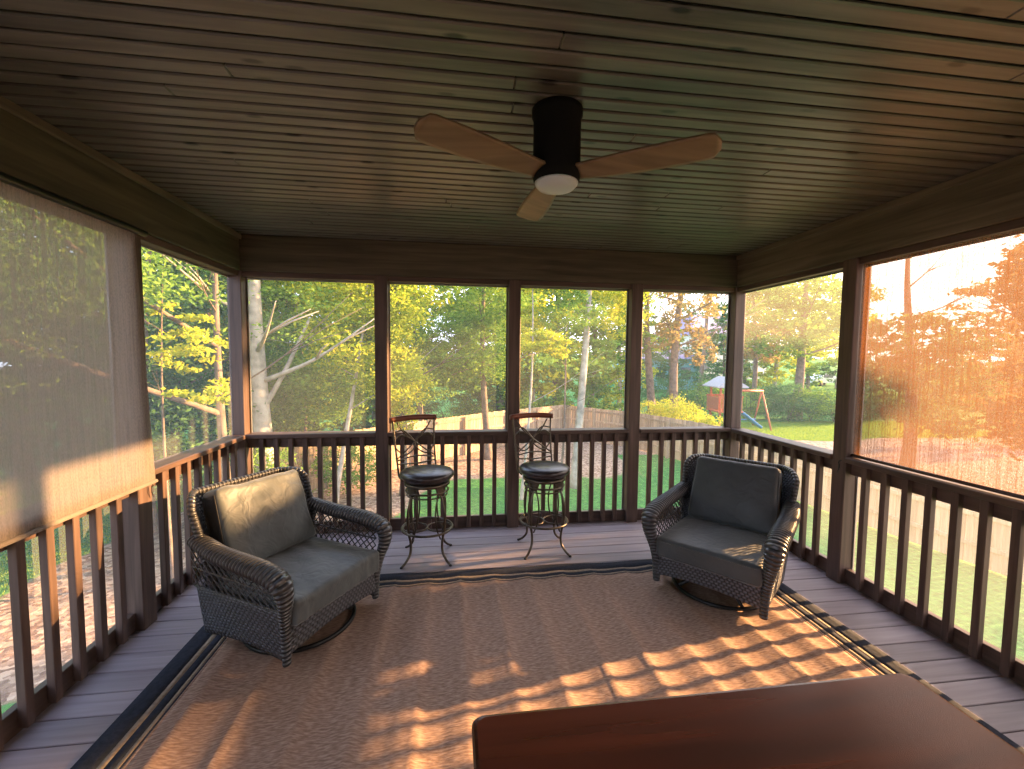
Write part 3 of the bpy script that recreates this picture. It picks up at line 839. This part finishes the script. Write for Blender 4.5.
gy = np.concatenate([np.linspace(-40, -3, 12, endpoint=False), np.linspace(-3, 32, 150, endpoint=False), np.linspace(32, 130, 30)])
V = [(x, y, gh(x, y)) for y in gy for x in gx]; a = len(gx)
F_ = [(i*a+j, i*a+j+1, (i+1)*a+j+1, (i+1)*a+j) for i in range(len(gy)-1) for j in range(a-1)]
def mk_ground():
    m, n, out = new_mat('garden_ground'); b = pbsdf(n, out, .95, .1)
    at = N(n, 'ShaderNodeAttribute', attribute_name='lawn')
    m1 = coords(n, (9, 9, 9)); z1 = N(n, 'ShaderNodeTexNoise'); z1.inputs['Scale'].default_value = 1; z1.inputs['Detail'].default_value = 6; n.links.new(m1.outputs[0], z1.inputs[0])
    m2 = coords(n, (14, 14, 14)); vo = N(n, 'ShaderNodeTexVoronoi'); vo.inputs['Scale'].default_value = 1; n.links.new(m2.outputs[0], vo.inputs[0])
    gr = ramp(n, [(.3, (.035, .12, .030)), (.5, (.060, .20, .045)), (.7, (.11, .29, .06))]); n.links.new(z1.outputs[0], gr.inputs[0])
    sv = N(n, 'ShaderNodeSeparateColor'); n.links.new(vo.outputs['Color'], sv.inputs[0])
    lr = ramp(n, [(0, (.16, .10, .075)), (.35, (.28, .19, .14)), (.7, (.40, .29, .22)), (1, (.50, .39, .31))]); n.links.new(sv.outputs[0], lr.inputs[0])
    mxx = N(n, 'ShaderNodeMix', data_type='RGBA'); ms = N(n, 'ShaderNodeMath', operation='MULTIPLY_ADD'); 
    th = N(n, 'ShaderNodeMapRange'); th.inputs[1].default_value = .35; th.inputs[2].default_value = .65
    ad = N(n, 'ShaderNodeMath', operation='ADD'); sb = N(n, 'ShaderNodeMath', operation='MULTIPLY_ADD'); sb.inputs[1].default_value = .5; sb.inputs[2].default_value = -.25
    n.links.new(z1.outputs[0], sb.inputs[0]); n.links.new(at.outputs['Fac'], ad.inputs[0]); n.links.new(sb.outputs[0], ad.inputs[1]); n.links.new(ad.outputs[0], th.inputs[0])
    n.links.new(th.outputs[0], mxx.inputs[0]); n.links.new(lr.outputs[0], mxx.inputs[6]); n.links.new(gr.outputs[0], mxx.inputs[7])
    n.links.new(mxx.outputs[2], b.inputs['Base Color']); bump(n, b, z1.outputs[0], .6, .05)
    n.nodes.remove(ms)
    return m
M['ground'] = mk_ground()
g = MB(); g.add(V, F_, None, True); go = struct(g.build('ground', M['ground']))
at = go.data.attributes.new('lawn', 'FLOAT', 'POINT'); at.data.foreach_set('value', [grassmask(v[0], v[1]) for v in V])

# grass blades standing on the lawns that the low sun reaches
def grass(name, label, cnt, x0, x1, y0, y1, seed, hgt=.075, wid=.030):
    R_ = np.random.RandomState(seed); X = R_.uniform(x0, x1, cnt); Y = R_.uniform(y0, y1, cnt)
    keep = np.array([grassmask(a_, b_) > .5 for a_, b_ in zip(X, Y)]); X = X[keep]; Y = Y[keep]; n = len(X)
    Z = np.array([gh(a_, b_) for a_, b_ in zip(X, Y)])-.01; w = R_.uniform(0, 2*PI, n); h_ = hgt*R_.uniform(.6, 1.3, n); l_ = R_.normal(size=(n, 2))*.025
    P0 = np.stack([X-np.cos(w)*wid/2, Y-np.sin(w)*wid/2, Z], 1); P1 = np.stack([X+np.cos(w)*wid/2, Y+np.sin(w)*wid/2, Z], 1); P2 = np.stack([X+l_[:, 0], Y+l_[:, 1], Z+h_], 1)
    V = np.stack([P0, P1, P2], 1).reshape(-1, 3).astype('f')
    me = bpy.data.meshes.new(name); me.vertices.add(3*n); me.vertices.foreach_set('co', V.ravel()); me.loops.add(3*n); me.loops.foreach_set('vertex_index', np.arange(3*n, dtype='i'))
    me.polygons.add(n); me.polygons.foreach_set('loop_start', np.arange(0, 3*n, 3, dtype='i')); me.polygons.foreach_set('loop_total', np.full(n, 3, dtype='i'))
    me.materials.append(M['blade_grass']); me.update(); me.validate()
    o = bpy.data.objects.new(name, me); COL.objects.link(o); tag(o, label, 'grass', None, 'stuff')
M['blade_grass'] = leafmat('grass_blades', [(.16, .26, .04), (.24, .36, .05), (.30, .40, .06)], .5)
grass('lawn_grass', 'sunlit grass of the far lawn beyond the fence', 60000, 13, 30, 18.5, 25.2, 3)
grass('lawn_grass', 'sunlit grass patch beyond the railing under the grey shade', 45000, -15, -6.6, 5, 14, 4, .06)

# fence: boards nailed to rails between posts, one thing; boards are one panel per run
fn = thing('privacy_fence', 'pale wooden privacy fence around the garden behind the porch', 'fence', (0, 0, GZ))
FH = 1.62
for (p, q) in zip(FENCE[:-1], FENCE[1:]):
    p, q = Vector((*p, 0)), Vector((*q, 0)); L = (q-p).length; d = (q-p)/L; nrm = Vector((-d.y, d.x, 0)); ang = math.atan2(d.y, d.x)
    g = MB(); s_ = 0
    while s_ < L-.02:
        z0 = gh(*(p+d*s_).xy)-GZ; Mx = Matrix.Translation(p+d*s_+Vector((0, 0, z0))) @ Matrix.Rotation(ang, 4, 'Z')
        w_ = min(.14, L-s_); tp = FH+rnd.uniform(-.012, .012)
        g.bbox(.002, w_-.003, -.009, .009, .02, tp, .003, Mx); s_ += .1425
    g.build('board_panel', M['fencew'], fn)
    g = MB()
    for zz in (.35, .95, 1.42):
        Mx = Matrix.Translation(p+nrm*.03) @ Matrix.Rotation(ang, 4, 'Z'); g.bbox(0, L, -.018, .018, zz, zz+.085, .003, Mx)
    g.build('fence_rail', M['fencew'], fn)
    k_ = max(1, round(L/2.4))
    for i in range(k_):
        Mx = Matrix.Translation(p+d*(L*i/k_)+nrm*.09) @ Matrix.Rotation(ang, 4, 'Z'); MB().bbox(-.045, .045, -.045, .045, -.2, FH-.03, .004, Mx).build('fence_post', M['fencew'], fn)

# where each far plant is seen, for its label
BANDS = [(-99, 143, 'behind the grey shade'), (143, 240, 'in the side opening by the sunlit armchair'), (240, 382, 'in the first back opening'), (382, 513, 'in the second back opening'),
         (513, 634, 'in the third back opening'), (634, 737, 'in the fourth back opening'), (737, 850, 'in the side opening by the shaded armchair'), (850, 1300, 'behind the orange shade')]
USED = {}
def where(u, base):
    for a_, b_, t_ in BANDS:
        if a_ <= u < b_:
            a2 = max(a_, 0); b2 = min(b_, 1024); f_ = (u-a2)/(b2-a2)
            for e_ in (('at its left edge', 'left of its middle', 'right of its middle', 'at its right edge')[max(0, min(3, int(f_*4)))], 'nearly central', 'low down', 'standing farther off'):
                l_ = '%s %s, %s' % (base, t_, e_)
                if l_ not in USED: USED[l_] = 1; return l_
    return base

# ------------------------------------------------------------------ trees
def leafmesh(name, blobs, size, mat, parent, seed):
    """blobs: (cx,cy,cz, rx,ry,rz, count); each leaf its own small folded blade"""
    R_ = np.random.RandomState(seed); C = []
    if size < .105: size *= .62; blobs = [(*b_[:6], int(b_[6]*2.1)) for b_ in blobs]
    for (cx, cy, cz, ax, ay, az, cnt) in blobs:
        # clumps on branches: leaf sprays gathered around twig points
        k = max(3, cnt//45); d = R_.normal(size=(k, 3)); d /= np.linalg.norm(d, axis=1)[:, None]
        rad = R_.uniform(.25, 1, k)**.45
        tw = d*rad[:, None]*np.array([ax, ay, az])
        pick = R_.randint(0, k, cnt); sp_ = R_.normal(size=(cnt, 3))*np.array([ax, ay, az*.7])*.13
        C.append(tw[pick]+sp_+np.array([cx, cy, cz]))
    C = np.concatenate(C); n = len(C)
    a = R_.normal(size=(n, 3)); a[:, 2] *= .6; a /= np.linalg.norm(a, axis=1)[:, None]
    b = R_.normal(size=(n, 3)); b -= (a*b).sum(1)[:, None]*a; b /= np.linalg.norm(b, axis=1)[:, None]
    s = size*R_.uniform(.6, 1.3, n)[:, None]
    V = np.stack([C-a*s, C+b*s*.48, C+a*s, C-b*s*.48], 1).reshape(-1, 3).astype('f')
    me = bpy.data.meshes.new(name); me.vertices.add(4*n); me.vertices.foreach_set('co', V.ravel())
    me.loops.add(4*n); me.loops.foreach_set('vertex_index', np.arange(4*n, dtype='i'))
    me.polygons.add(n); me.polygons.foreach_set('loop_start', np.arange(0, 4*n, 4, dtype='i')); me.polygons.foreach_set('loop_total', np.full(n, 4, dtype='i'))
    me.materials.append(mat); me.update(); me.validate()
    o = bpy.data.objects.new(name, me); COL.objects.link(o); o.parent = parent; o['kind'] = 'stuff'
    return o

def trunkmesh(parent, mat, height, r0, lean=(0, 0), limbs=6, seed=0, limb_start=.35, limb_len=.4, fork=None, extra=()):
    R_ = random.Random(seed); m = MB(); pts = []; K = 9; tips = []
    for i in range(K+1):
        s_ = i/K; pts.append(Vector((lean[0]*s_*height+.06*height*.3*math.sin(s_*4+seed), lean[1]*s_*height+.015*height*math.sin(s_*5+seed*2), height*s_-.15)))
    rad = [r0*(1.35 if i == 0 else 1)*(1-.82*(i/K)) for i in range(K+1)]
    sp_ = smoothpath(pts, 3); rr = [np.interp(i/(len(sp_)-1)*K, range(K+1), rad) for i in range(len(sp_))]
    m.tube(sp_, rr, 10)
    for q in range(limbs):
        s_ = limb_start+(1-limb_start)*(q+.3)/limbs*.95; i = min(len(sp_)-2, int(s_*(len(sp_)-1))); p0 = sp_[i]; r_ = rr[i]*.55
        a = R_.uniform(0, 2*PI) if q else R_.uniform(-.5, .5); L = height*limb_len*(1.15-s_)*R_.uniform(.7, 1.2); up = R_.uniform(.3, .9)
        e = p0+Vector((math.cos(a)*L, math.sin(a)*L, up*L)); mid = p0.lerp(e, .5)+Vector((0, 0, -.06*L)); 
        m.tube(smoothpath([p0, mid, e], 4), [r_*.6*(1-.85*j/8) for j in range(9)], 6); tips.append(e)
        for _ in range(2):
            a2 = a+R_.uniform(-1, 1); e2 = mid+Vector((math.cos(a2), math.sin(a2), R_.uniform(.2, .8)))*L*.5
            m.tube([mid, mid.lerp(e2, .5)+Vector((0, 0, .02*L)), e2], [r_*.3, r_*.2, r_*.08], 5); tips.append(e2)
    for (s0, e, rr0) in extra:
        i = int(s0*(len(sp_)-1)); p0 = sp_[i]; e = Vector(e); m.tube(smoothpath([p0, p0.lerp(e, .5)+Vector((0, 0, -.1)), e], 5), [rr0*(1-.6*j/10) for j in range(11)], 7)
    m.build('trunk', mat, parent); return tips

def tree(x, y, h, r0, bark, leaf, label, crown, lsize=.10, name='tree', group='garden trees', seed=1, lean=(0, 0), limbs=6, **kw):
    """crown: (z from ground of centre, radius xy, radius z, leaf count) blobs around the trunk, offsets allowed"""
    t = thing(name, label, 'tree', (x, y, gh(x, y)), 0, group)
    trunkmesh(t, M[bark], h, r0, lean, limbs, seed, **kw)
    bl = [(c[0], c[1], c[2], c[3], c[3], c[4], c[5]) for c in crown]
    if bl: leafmesh('foliage', bl, lsize, M[leaf], t, seed)
    return t

def roundcrown(h, base, R_, cnt, seed, k=9):
    q = random.Random(seed); out = []
    for i in range(k):
        z = base+(h-base)*(i+.5)/k; rr = R_*math.sin(PI*(.18+.75*(i+.5)/k)); a = i*2.4
        out.append((math.cos(a)*rr*.45, math.sin(a)*rr*.45, z, rr*.75, (h-base)/k*1.1, cnt//k))
    return out

# near trees, each where the photograph shows it
x, y = ray_at(267, 10.5)
tree(x, y, 9.5, .27, 'bark_pale', 'lf_green', 'large pale forked trunk seen in the first back opening, beside the corner post',
     [(c[0], c[1]+1.7, *c[2:]) for c in roundcrown(9.5, 3.2, 3.0, 8000, 3)], .085, seed=3, lean=(-.02, 0), limbs=7, extra=((.3, (.9, .2, 4.9), .07), (.42, (-.9, 0, 7.4), .12)))
x, y = ray_at(338, 11.5)
tree(x, y, 7.5, .07, 'bark_pale', 'lf_yellow', 'slim tree with bright yellow-green leaves in the first back opening',
     [(.5, 0, 4.6, 1.4, 1.0, 2400), (1.3, 0, 5.6, 1.3, 1.0, 2400), (-.3, .2, 6.3, 1.3, 1.0, 1800), (1.2, -.2, 3.6, .9, .7, 1300)], .085, seed=5, lean=(.10, 0), limbs=5)
x, y = ray_at(300, 13)
tree(x, y, 6, .06, 'bark_dark', 'lf_green', 'low leafy understory tree behind the slim yellow tree',
     [(-1.2, 0, 2.6, 1.3, .9, 2600), (.6, 0, 2.9, 1.3, 1.0, 2600), (0, 0, 4.3, 1.5, 1.0, 2400)], .09, seed=6)
x, y = ray_at(398, 12.5)
tree(x, y, 9, .10, 'bark_dark', 'lf_yellow', 'yellow-leaved tree half hidden by the first back post',
     [(-.2, 0, 5.6, 1.0, 1.2, 1700), (.1, 0, 3.3, .7, .9, 1300), (0, 0, 2.3, .5, .6, 500), (-.3, 0, 7.0, 1.2, 1.0, 1500)], .085, seed=7)
x, y = ray_at(418, 17)
tree(x, y, 8.5, .16, 'bark_dark', 'lf_green', 'bushy green tree behind the fence, under the bright gap of sky',
     [(-.6, 0, 5.0, 1.7, 1.1, 3200), (1.2, 0, 3.9, 1.5, .75, 2600), (0, 0, 3.4, 2.0, 1.1, 2600), (-1.5, 0, 7.2, 1.2, 1.3, 2000)], .10, seed=8)
x, y = ray_at(487, 17)
tree(x, y, 10, .15, 'bark_dark', 'lf_green', 'tall green tree between the two bar stools, filling the opening to the top',
     [(0, 0, 4.4, 1.4, 1.3, 2700), (.3, 0, 6.3, 1.5, 1.3, 2700), (0, 0, 8.2, 1.4, 1.3, 2300), (-.9, 0, 5.2, 1.0, .8, 1300)], .10, seed=9)
x, y = ray_at(583, 13.0)
tree(x, y, 11, .15, 'bark_pale', 'lf_yellow', 'straight pale trunk standing inside the fence in the third back opening',
     [(-1.5, .3, 6.9, 1.5, .9, 2600), (1.5, 0, 6.6, 1.3, .9, 2200), (1.2, .2, 5.4, .9, .7, 900), (-1.7, 0, 5.2, .7, .4, 500)], .085, seed=11, limbs=5, limb_start=.62)
x, y = ray_at(524, 12)
tree(x, y, 7, .05, 'bark_pale', 'lf_yellow', 'thin leaning sapling with yellow leaves beside the middle post',
     [(.2, 0, 4.5, .8, .35, 1000), (.9, 0, 4.3, .6, .3, 500), (0, 0, 6.4, .9, .7, 900)], .08, seed=12, limbs=3, lean=(.03, 0))
x, y = ray_at(557, 12.6)
tree(x, y, 6.6, .045, 'bark_dark', 'lf_green', 'thin curved sapling with few green leaves, left of the straight pale trunk',
     [(.4, 0, 5.4, 1.0, .8, 1000), (0, 0, 6.4, 1.0, .6, 700)], .08, seed=14, limbs=3, lean=(.08, 0))
x, y = ray_at(650, 24)
tree(x, y, 13, .26, 'bark_dark', 'lf_green', 'bare dark trunk beyond the fence beside the third back post', [(0, 0, 8.8, 1.8, 1.8, 1000), (.3, 0, 5.4, 1.4, .8, 700)], .12, seed=15, limbs=8)
x, y = ray_at(679, 22)
tree(x, y, 13, .27, 'bark_dark', 'lf_rust', 'dark trunk with rust-coloured leaves beyond the fence near the play tower', [(.8, 0, 7.2, 1.8, 1.4, 1100), (-.4, 0, 5.2, 1.3, 1.1, 800), (1.3, 0, 4.6, .9, 1.2, 700)], .12, seed=16, limbs=9, limb_len=.5)
x, y = ray_at(702, 30)
tree(x, y, 12, .2, 'bark_dark', 'lf_deep', 'thin dark tree in front of the violet roof', [(0, 0, 8.5, 2.0, 1.6, 900)], .13, seed=17, limbs=8, limb_len=.5)
x, y = ray_at(797, 27)
tree(x, y, 12, .34, 'bark_dark', 'lf_green', 'spreading tree beyond the far lawn with a dark leaning trunk',
     [(-1.5, 0, 5.6, 2.3, 1.5, 2600), (1.6, 0, 6.6, 2.2, 1.6, 2400), (0, 0, 8.6, 2.6, 1.8, 3000), (-2.6, 0, 7.8, 2.0, 1.5, 1700), (3.3, 0, 8.2, 1.9, 1.5, 1500)], .14, seed=18, limbs=9, lean=(.03, 0))
x, y = ray_at(842, 33)
tree(x, y, 12, .25, 'bark_pale', 'lf_yellow', 'tree with yellow-lit leaves beside the post of the orange shade', [(-1.8, 0, 5.4, 2.4, 1.6, 2600), (0, 0, 7.5, 2.2, 1.5, 1500)], .14, seed=19)
x, y = ray_at(752, 29)
tree(x, y, 11, .2, 'bark_dark', 'lf_rust', 'tree with thin golden foliage above the slide', [(0, 0, 5.5, 1.9, 1.8, 1700), (.4, 0, 8.3, 1.9, 1.6, 1300)], .14, seed=20)
# trees on the far left, seen past the corner post
x, y = 10.5*-.62, 7.2
tree(-4.45, 9.2, 9, .10, 'bark_dark', 'lf_green', 'leafy tree with long bare boughs seen beside the grey shade',
     [(-.9, -2.4, 5.6, 1.5, 1.2, 3800), (-2.3, -3.0, 5.0, 1.5, 1.2, 3800), (-1.9, -1.6, 7.0, 1.6, 1.1, 3200), (-2.7, -3.6, 6.6, 1.4, 1.0, 2600), (-2.3, -2.6, 4.0, 1.2, .6, 1200)], .075, seed=21, extra=((.35, (-3.3, -3.6, 5.4), .06), (.5, (-1.2, -2.4, 5.9), .05)))
tree(-4.9, 8.2, 5.6, .035, 'bark_dark', 'lf_yellow', 'small tree with a spray of yellow leaves, left of the corner post',
     [(.35, 0, 4.1, .75, .35, 330), (.6, .1, 3.5, .6, .35, 300), (.2, 0, 4.6, .6, .3, 180)], .085, seed=22, limbs=3)
tree(-6.6, 10.5, 8, .12, 'bark_dark', 'lf_deep', 'deep green tree low behind the side opening',
     [(.6, 0, 2.3, 1.6, 1.4, 3600), (-1.4, 0, 2.5, 1.6, 1.5, 3600), (0, 0, 4.6, 2, 1.3, 3200), (0, 0, 6.3, 2, 1.3, 2600)], .09, seed=23)
tree(-9.5, 6.4, 10, .13, 'bark_dark', 'lf_green', 'green tree behind the grey shade, farther down the garden', roundcrown(9.5, 1.6, 3.6, 11000, 24), .10, seed=24)
tree(-12.8, 3.4, 10, .12, 'bark_dark', 'lf_green', 'green tree seen dimly through the grey shade', roundcrown(9.5, 2.2, 3.2, 8000, 25), .10, seed=25)

# trees beyond the right fence; crowns shaped to block the low sun except in gaps
def sun_tree(x, y, h, r0, leaf, label, blobs, seed, size=.11):
    t = thing('tree', label, 'tree', (x, y, gh(x, y)), 0, 'trees beside the orange shade'); trunkmesh(t, M['bark_dark'], h, r0, (0, 0), 5, seed)
    leafmesh('foliage', [(bx-x, by_-y, bz-gh(x, y), ax, ay, az, c) for (bx, by_, bz, ax, ay, az, c) in blobs], size, M[leaf], t, seed)
sun_tree(14.2, 8.2, 8, .2, 'lf_sun', 'brown-leaved tree close behind the fence, glowing through the orange shade',
         [(14, 5.75, 4.1, .9, 1.45, .45, 3200), (14.2, 5.4, 1.6, 1.0, 1.2, 1.9, 6500), (14.3, 8.0, 3.6, 1.2, 1.5, 1.8, 3800), (14.3, 8.2, .6, 1.2, 1.6, 1.5, 2800), (14.2, 6.7, 5.9, 1.0, 1.2, .5, 900), (14.3, 8.4, 6.2, 1.2, 1.6, 1.1, 1600)], 31)
sun_tree(14.4, 1.6, 7.5, .2, 'lf_sun', 'brown-leaved tree beyond the fence at the table end of the orange shade',  # out of view; crown placed to shade the deck toward the table
         [(14, 2.1, 1.6, 1.1, 1.6, 1.7, 8500), (14, 1.2, 4.2, 1.1, 1.5, 1.0, 1800), (14, -.8, 2.5, 1.5, 1.6, 3.0, 3500)], 32)
sun_tree(15.5, 13.0, 9, .22, 'lf_deep', 'dark tree beyond the fence, mid-height behind the orange shade',
         [(15.5, 12.4, .6, 1.8, 2.0, 1.4, 3000), (15.5, 13.2, 2.4, 1.8, 2.2, 1.0, 2200)], 33)

# far treeline: copies of three kinds
far_src = []
for i, (leaf, bark) in enumerate((('lf_green', 'bark_dark'), ('lf_deep', 'bark_dark'), ('lf_yellow', 'bark_pale'), ('lf_rust', 'bark_dark'))):
    t = thing('tree', '', 'tree', (0, 0, 0), 0, 'far treeline'); trunkmesh(t, M[bark], 12, .22, (0, 0), 7, 50+i)
    leafmesh('foliage', [(c[0], c[1], c[2], c[3], c[3], c[4], c[5]) for c in roundcrown(12.5, 1.2, 3.6, 9500, 60+i, 10)], .15, M[leaf], t, 70+i); far_src.append(t)
spots = []
q = random.Random(5)
for (u, d, kind, sc_) in [(175, 15, 0, .8), (215, 14, 1, .7), (238, 16, 0, .95), (275, 17, 2, .9), (310, 18, 0, .9), (345, 18, 1, .9), (372, 20, 2, 1.0), (395, 23, 0, 1.0), (425, 30, 1, .48), (477, 26, 1, .72), (500, 22, 0, 1.0),
                          (528, 23, 2, .95), (556, 24, 0, 1.0), (590, 25, 0, .95), (618, 27, 2, .78), (636, 36, 1, .62), (668, 42, 1, .6), (700, 44, 1, .52), (722, 36, 1, .68),
                          (744, 40, 0, .85), (775, 38, 2, .95), (808, 42, 0, .9), (838, 44, 1, .85), (870, 40, 1, .62), (905, 38, 3, .55), (945, 36, 1, .55), (985, 33, 3, .62), (1015, 34, 3, .7), (1030, 17, 3, .8),
                          (122, 21, 0, 1.0), (66, 18, 1, 1.1), (20, 16, 0, 1.1)]:
    x, y = ray_at(u, d); spots.append((x, y, kind, sc_*q.uniform(.93, 1.07), q.uniform(0, 6.28), where(u, ('green', 'deep green', 'yellow-green', 'rusty')[kind]+' treeline tree')))
spots += [(-13, 0, 0, .9, 1., 'green tree past the table end of the grey shade'), (-16, 5.5, 1, .9, 2., 'deep green tree farthest down the garden behind the grey shade')]
first = [True]*4
for (x, y, kind, sc_, rz_, lab) in spots:
    s_ = far_src[kind]
    if first[kind]: s_.location = (x, y, gh(x, y)); s_.rotation_euler = (0, 0, rz_); s_.scale = (sc_,)*3; s_['label'] = lab; first[kind] = False
    else: copy_tree(s_, (x, y, gh(x, y)), rz_, lab, (sc_,)*3)

# shrubs
def shrub(x, y, r_, h_, leaf, cnt, label, seed, size=.07, group='shrubs along the fence'):
    t = thing('shrub', label, 'shrub', (x, y, gh(x, y)), 0, group)
    g = MB()
    for i in range(5):
        a = i*1.3; g.tube([(0, 0, -.05), (.2*r_*math.cos(a), .2*r_*math.sin(a), h_*.4), (.5*r_*math.cos(a), .5*r_*math.sin(a), h_*.85)], [.02, .014, .006], 5)
    g.build('stem', M['bark_dark'], t)
    leafmesh('foliage', [(0, 0, h_*.55, r_, r_, h_*.5, cnt)], size, M[leaf], t, seed)
for i, (u, d, r_, h_) in enumerate([(648, 20.5, .8, 1.9), (664, 19.8, .8, 1.95), (676, 19.6, .8, 2.15), (690, 18.8, .8, 1.85), (703, 17.4, .7, 1.75), (716, 16.6, .6, 1.6)]):
    x, y = ray_at(u, d); shrub(x, y, r_, h_, 'lf_yellow', 1500, where(u, 'yellow-green shrub over the fence top'), 80+i)
for i, (u, d, r_, h_) in enumerate([(746, 26.5, 1.3, 2.0), (768, 26.5, 1.5, 2.2), (790, 25.5, 1.5, 2.4), (812, 25.5, 1.5, 2.1), (836, 25, 1.5, 2.0), (860, 26, 1.5, 1.8), (885, 27, 1.6, 1.9), (660, 30, 2.0, 2.8), (690, 29, 2.0, 3.0), (712, 28.5, 1.8, 2.4), (925, 29, 1.8, 2.2), (968, 29, 1.8, 2.3)]):
    x, y = ray_at(u, d); shrub(x, y, r_, h_, 'lf_deep' if i % 3 else 'lf_green', 2200, where(u, 'dark green shrub'), 90+i, .10, 'shrubs behind the far lawn')
for i, (x, y, r_, h_) in enumerate([(-4.2, 10.2, .9, 1.9), (-3.0, 12.9, .9, 1.7), (-5.2, 11.0, .9, 1.6), (.9, 20.6, 1.2, 1.9), (3.4, 21.6, 1.2, 2.0), (5.6, 23.2, 1.2, 2.2), (-1.6, 20, 1.3, 2.2), (-.2, 21.5, 1.5, 2.4), (1.2, 23, 1.5, 2.6)]):
    shrub(x, y, r_, h_, 'lf_green' if i < 6 else 'lf_deep', 1700, ('green shrub at the foot of the pale forked trunk', 'green shrub against the fence end, behind the forked trunk', 'green shrub nearest the porch, by the corner post', 'green shrub behind the fence, beside the middle post', 'green shrub behind the fence, near the straight pale trunk', 'green shrub behind the fence corner', 'deep green shrub beyond the fence, nearest the yellow-leaved tree', 'deep green shrub beyond the fence, between two darker shrubs', 'deep green shrub beyond the fence, next to the middle post')[i], 110+i, .075, 'shrubs among the trunks')

# ------------------------------------------------------------------ playset beyond the fence
px_, py_ = ray_at(725, 22.6); gz = gh(px_, py_)
ps = thing('playset', 'red wooden play tower with grey canopy, blue slide and swing frame on the far lawn', 'playset', (px_, py_, gz), math.radians(-6)); ps.scale = (.82, .9, 1.1)
for sx in (-.62, .62):
    for sy in (-.6, .6): MB().bbox(sx-.06, sx+.06, sy-.06, sy+.06, 0, 2.35, .01).build('tower_post', M['playred'], ps)
MB().bbox(-.85, .85, -.8, .8, 1.0, 1.08, .01).build('tower_deck', M['playred'], ps)
g = MB()
for j in range(9):
    xx = -.72+j*.18; g.bbox(xx-.05, xx+.05, -.80, -.765, 1.08, 1.75, .005); g.bbox(xx-.05, xx+.05, .765, .80, 1.08, 1.75, .005)
g.bbox(-.85, .85, -.80, -.76, 1.75, 1.83, .005); g.bbox(-.85, .85, .76, .80, 1.75, 1.83, .005); g.bbox(-.83, -.79, -.76, .76, 1.1, 1.75, .005)
g.build('tower_railing', M['playred'], ps)
g = MB(); g.add([(-1.05, -1.0, 2.3), (1.05, -1.0, 2.3), (1.05, 1.0, 2.3), (-1.05, 1.0, 2.3), (0, -.9, 2.78), (0, .9, 2.78), (-1.05, -1, 2.25), (1.05, -1, 2.25), (1.05, 1, 2.25), (-1.05, 1, 2.25)],
                 [(0, 1, 4), (1, 2, 5, 4), (2, 3, 5), (3, 0, 4, 5), (6, 7, 1, 0), (7, 8, 2, 1), (8, 9, 3, 2), (9, 6, 0, 3), (9, 8, 7, 6)]); g.build('canopy', M['playroof'], ps)
P = []
for i in range(15):
    s_ = i/14; x = .85+1.75*s_; z = 1.08*(1-s_)**1.15+.12*s_+.05*math.sin(s_*PI); P.append([(x, -.25+.06*0+.5*j/6, z+(.11 if j in (0, 6) else 0)) for j in range(7)])
MB().grid(P, True, thick=.03).build('slide', M['slideblue'], ps)
g = MB(); g.tube([(.8, .35, 2.05), (3.3, .9, 2.0)], .06, 8); g.build('swing_beam', M['playred'], ps)
for sy in (-.75, .85): MB().tube([(3.2, .9, 2.05), (3.35, .9+sy*1.25, 0)], .055, 8).build('swing_leg', M['playred'], ps)
for xx in (1.7, 2.5):
    for dx in (-.2, .2): MB().tube([(xx+dx, .35+(xx-.8)*.22, 2.0), (xx+dx, .35+(xx-.8)*.22, .55)], .012, 5).build('swing_rope', M['tyre'], ps)
    yy = .35+(xx-.8)*.22; MB().bbox(xx-.22, xx+.22, yy-.08, yy+.08, .5, .54, .01).build('swing_seat', M['slideblue'], ps)

# ------------------------------------------------------------------ houses and car far behind
def house(u, d, w_, dp, hw, hr, wm, rm, label, rz_=0):
    x, y = ray_at(u, d); t = thing('house', label, 'house', (x, y, gh(x, y)-.3), rz_, None)
    MB().box(-w_/2, w_/2, -dp/2, dp/2, 0, hw).build('wall', wm, t)
    o = .4; g = MB(); g.add([(-w_/2-o, -dp/2-o, hw), (w_/2+o, -dp/2-o, hw), (w_/2+o, dp/2+o, hw), (-w_/2-o, dp/2+o, hw), (-w_/4, 0, hw+hr), (w_/4, 0, hw+hr)], [(0, 1, 5, 4), (1, 2, 5), (2, 3, 4, 5), (3, 0, 4), (3, 2, 1, 0)])
    g.build('roof', rm, t)
    for i in range(3):
        xx = -w_/3+i*w_/3
        for zz in ((1.2,) if hw < 4 else (1.2, 3.8)):
            MB().box(xx-.5, xx+.5, -dp/2-.03, -dp/2+.02, zz, zz+1.3).build('house_window', M['winglass'], t)
house(706, 60, 13, 9, 6.0, 3.3, M['wallpale'], M['roofpurple'], 'distant house with a violet-grey roof above the play tower', .2)
house(652, 48, 8, 7, 3.4, 1.6, M['wallteal'], M['roofpurple'], 'distant teal-sided house low between the bare trunks', -.2)
x, y = ray_at(822, 48); cz = gh(x, y)
car = thing('car', 'white parked car far behind the lawn shrubs', 'car', (x, y, cz+.0), .15)
prof = [(-2.2, .35), (-2.2, .85), (-1.5, .95), (-.9, 1.42), (.7, 1.45), (1.3, .98), (2.1, .88), (2.2, .4)]
g = MB(); V = [(p_[0], -.85, p_[1]) for p_ in prof]+[(p_[0], .85, p_[1]) for p_ in prof]; k_ = len(prof)
g.add(V, [tuple(range(k_)), tuple(range(2*k_-1, k_-1, -1))]+[(i, k_+i, k_+(i+1) % k_, (i+1) % k_) for i in range(k_)]); g.build('car_body', M['carpaint'], car)
for xx in (-1.4, 1.4):
    for yy in (-.86, .86): MB().tube([(xx, yy-.1, .33), (xx, yy+.1, .33)], .33, 18).build('wheel', M['tyre'], car)
g = MB(); g.box(-.85, .65, -.87, .87, 1.0, 1.36); g.build('side_window', M['winglass'], car)
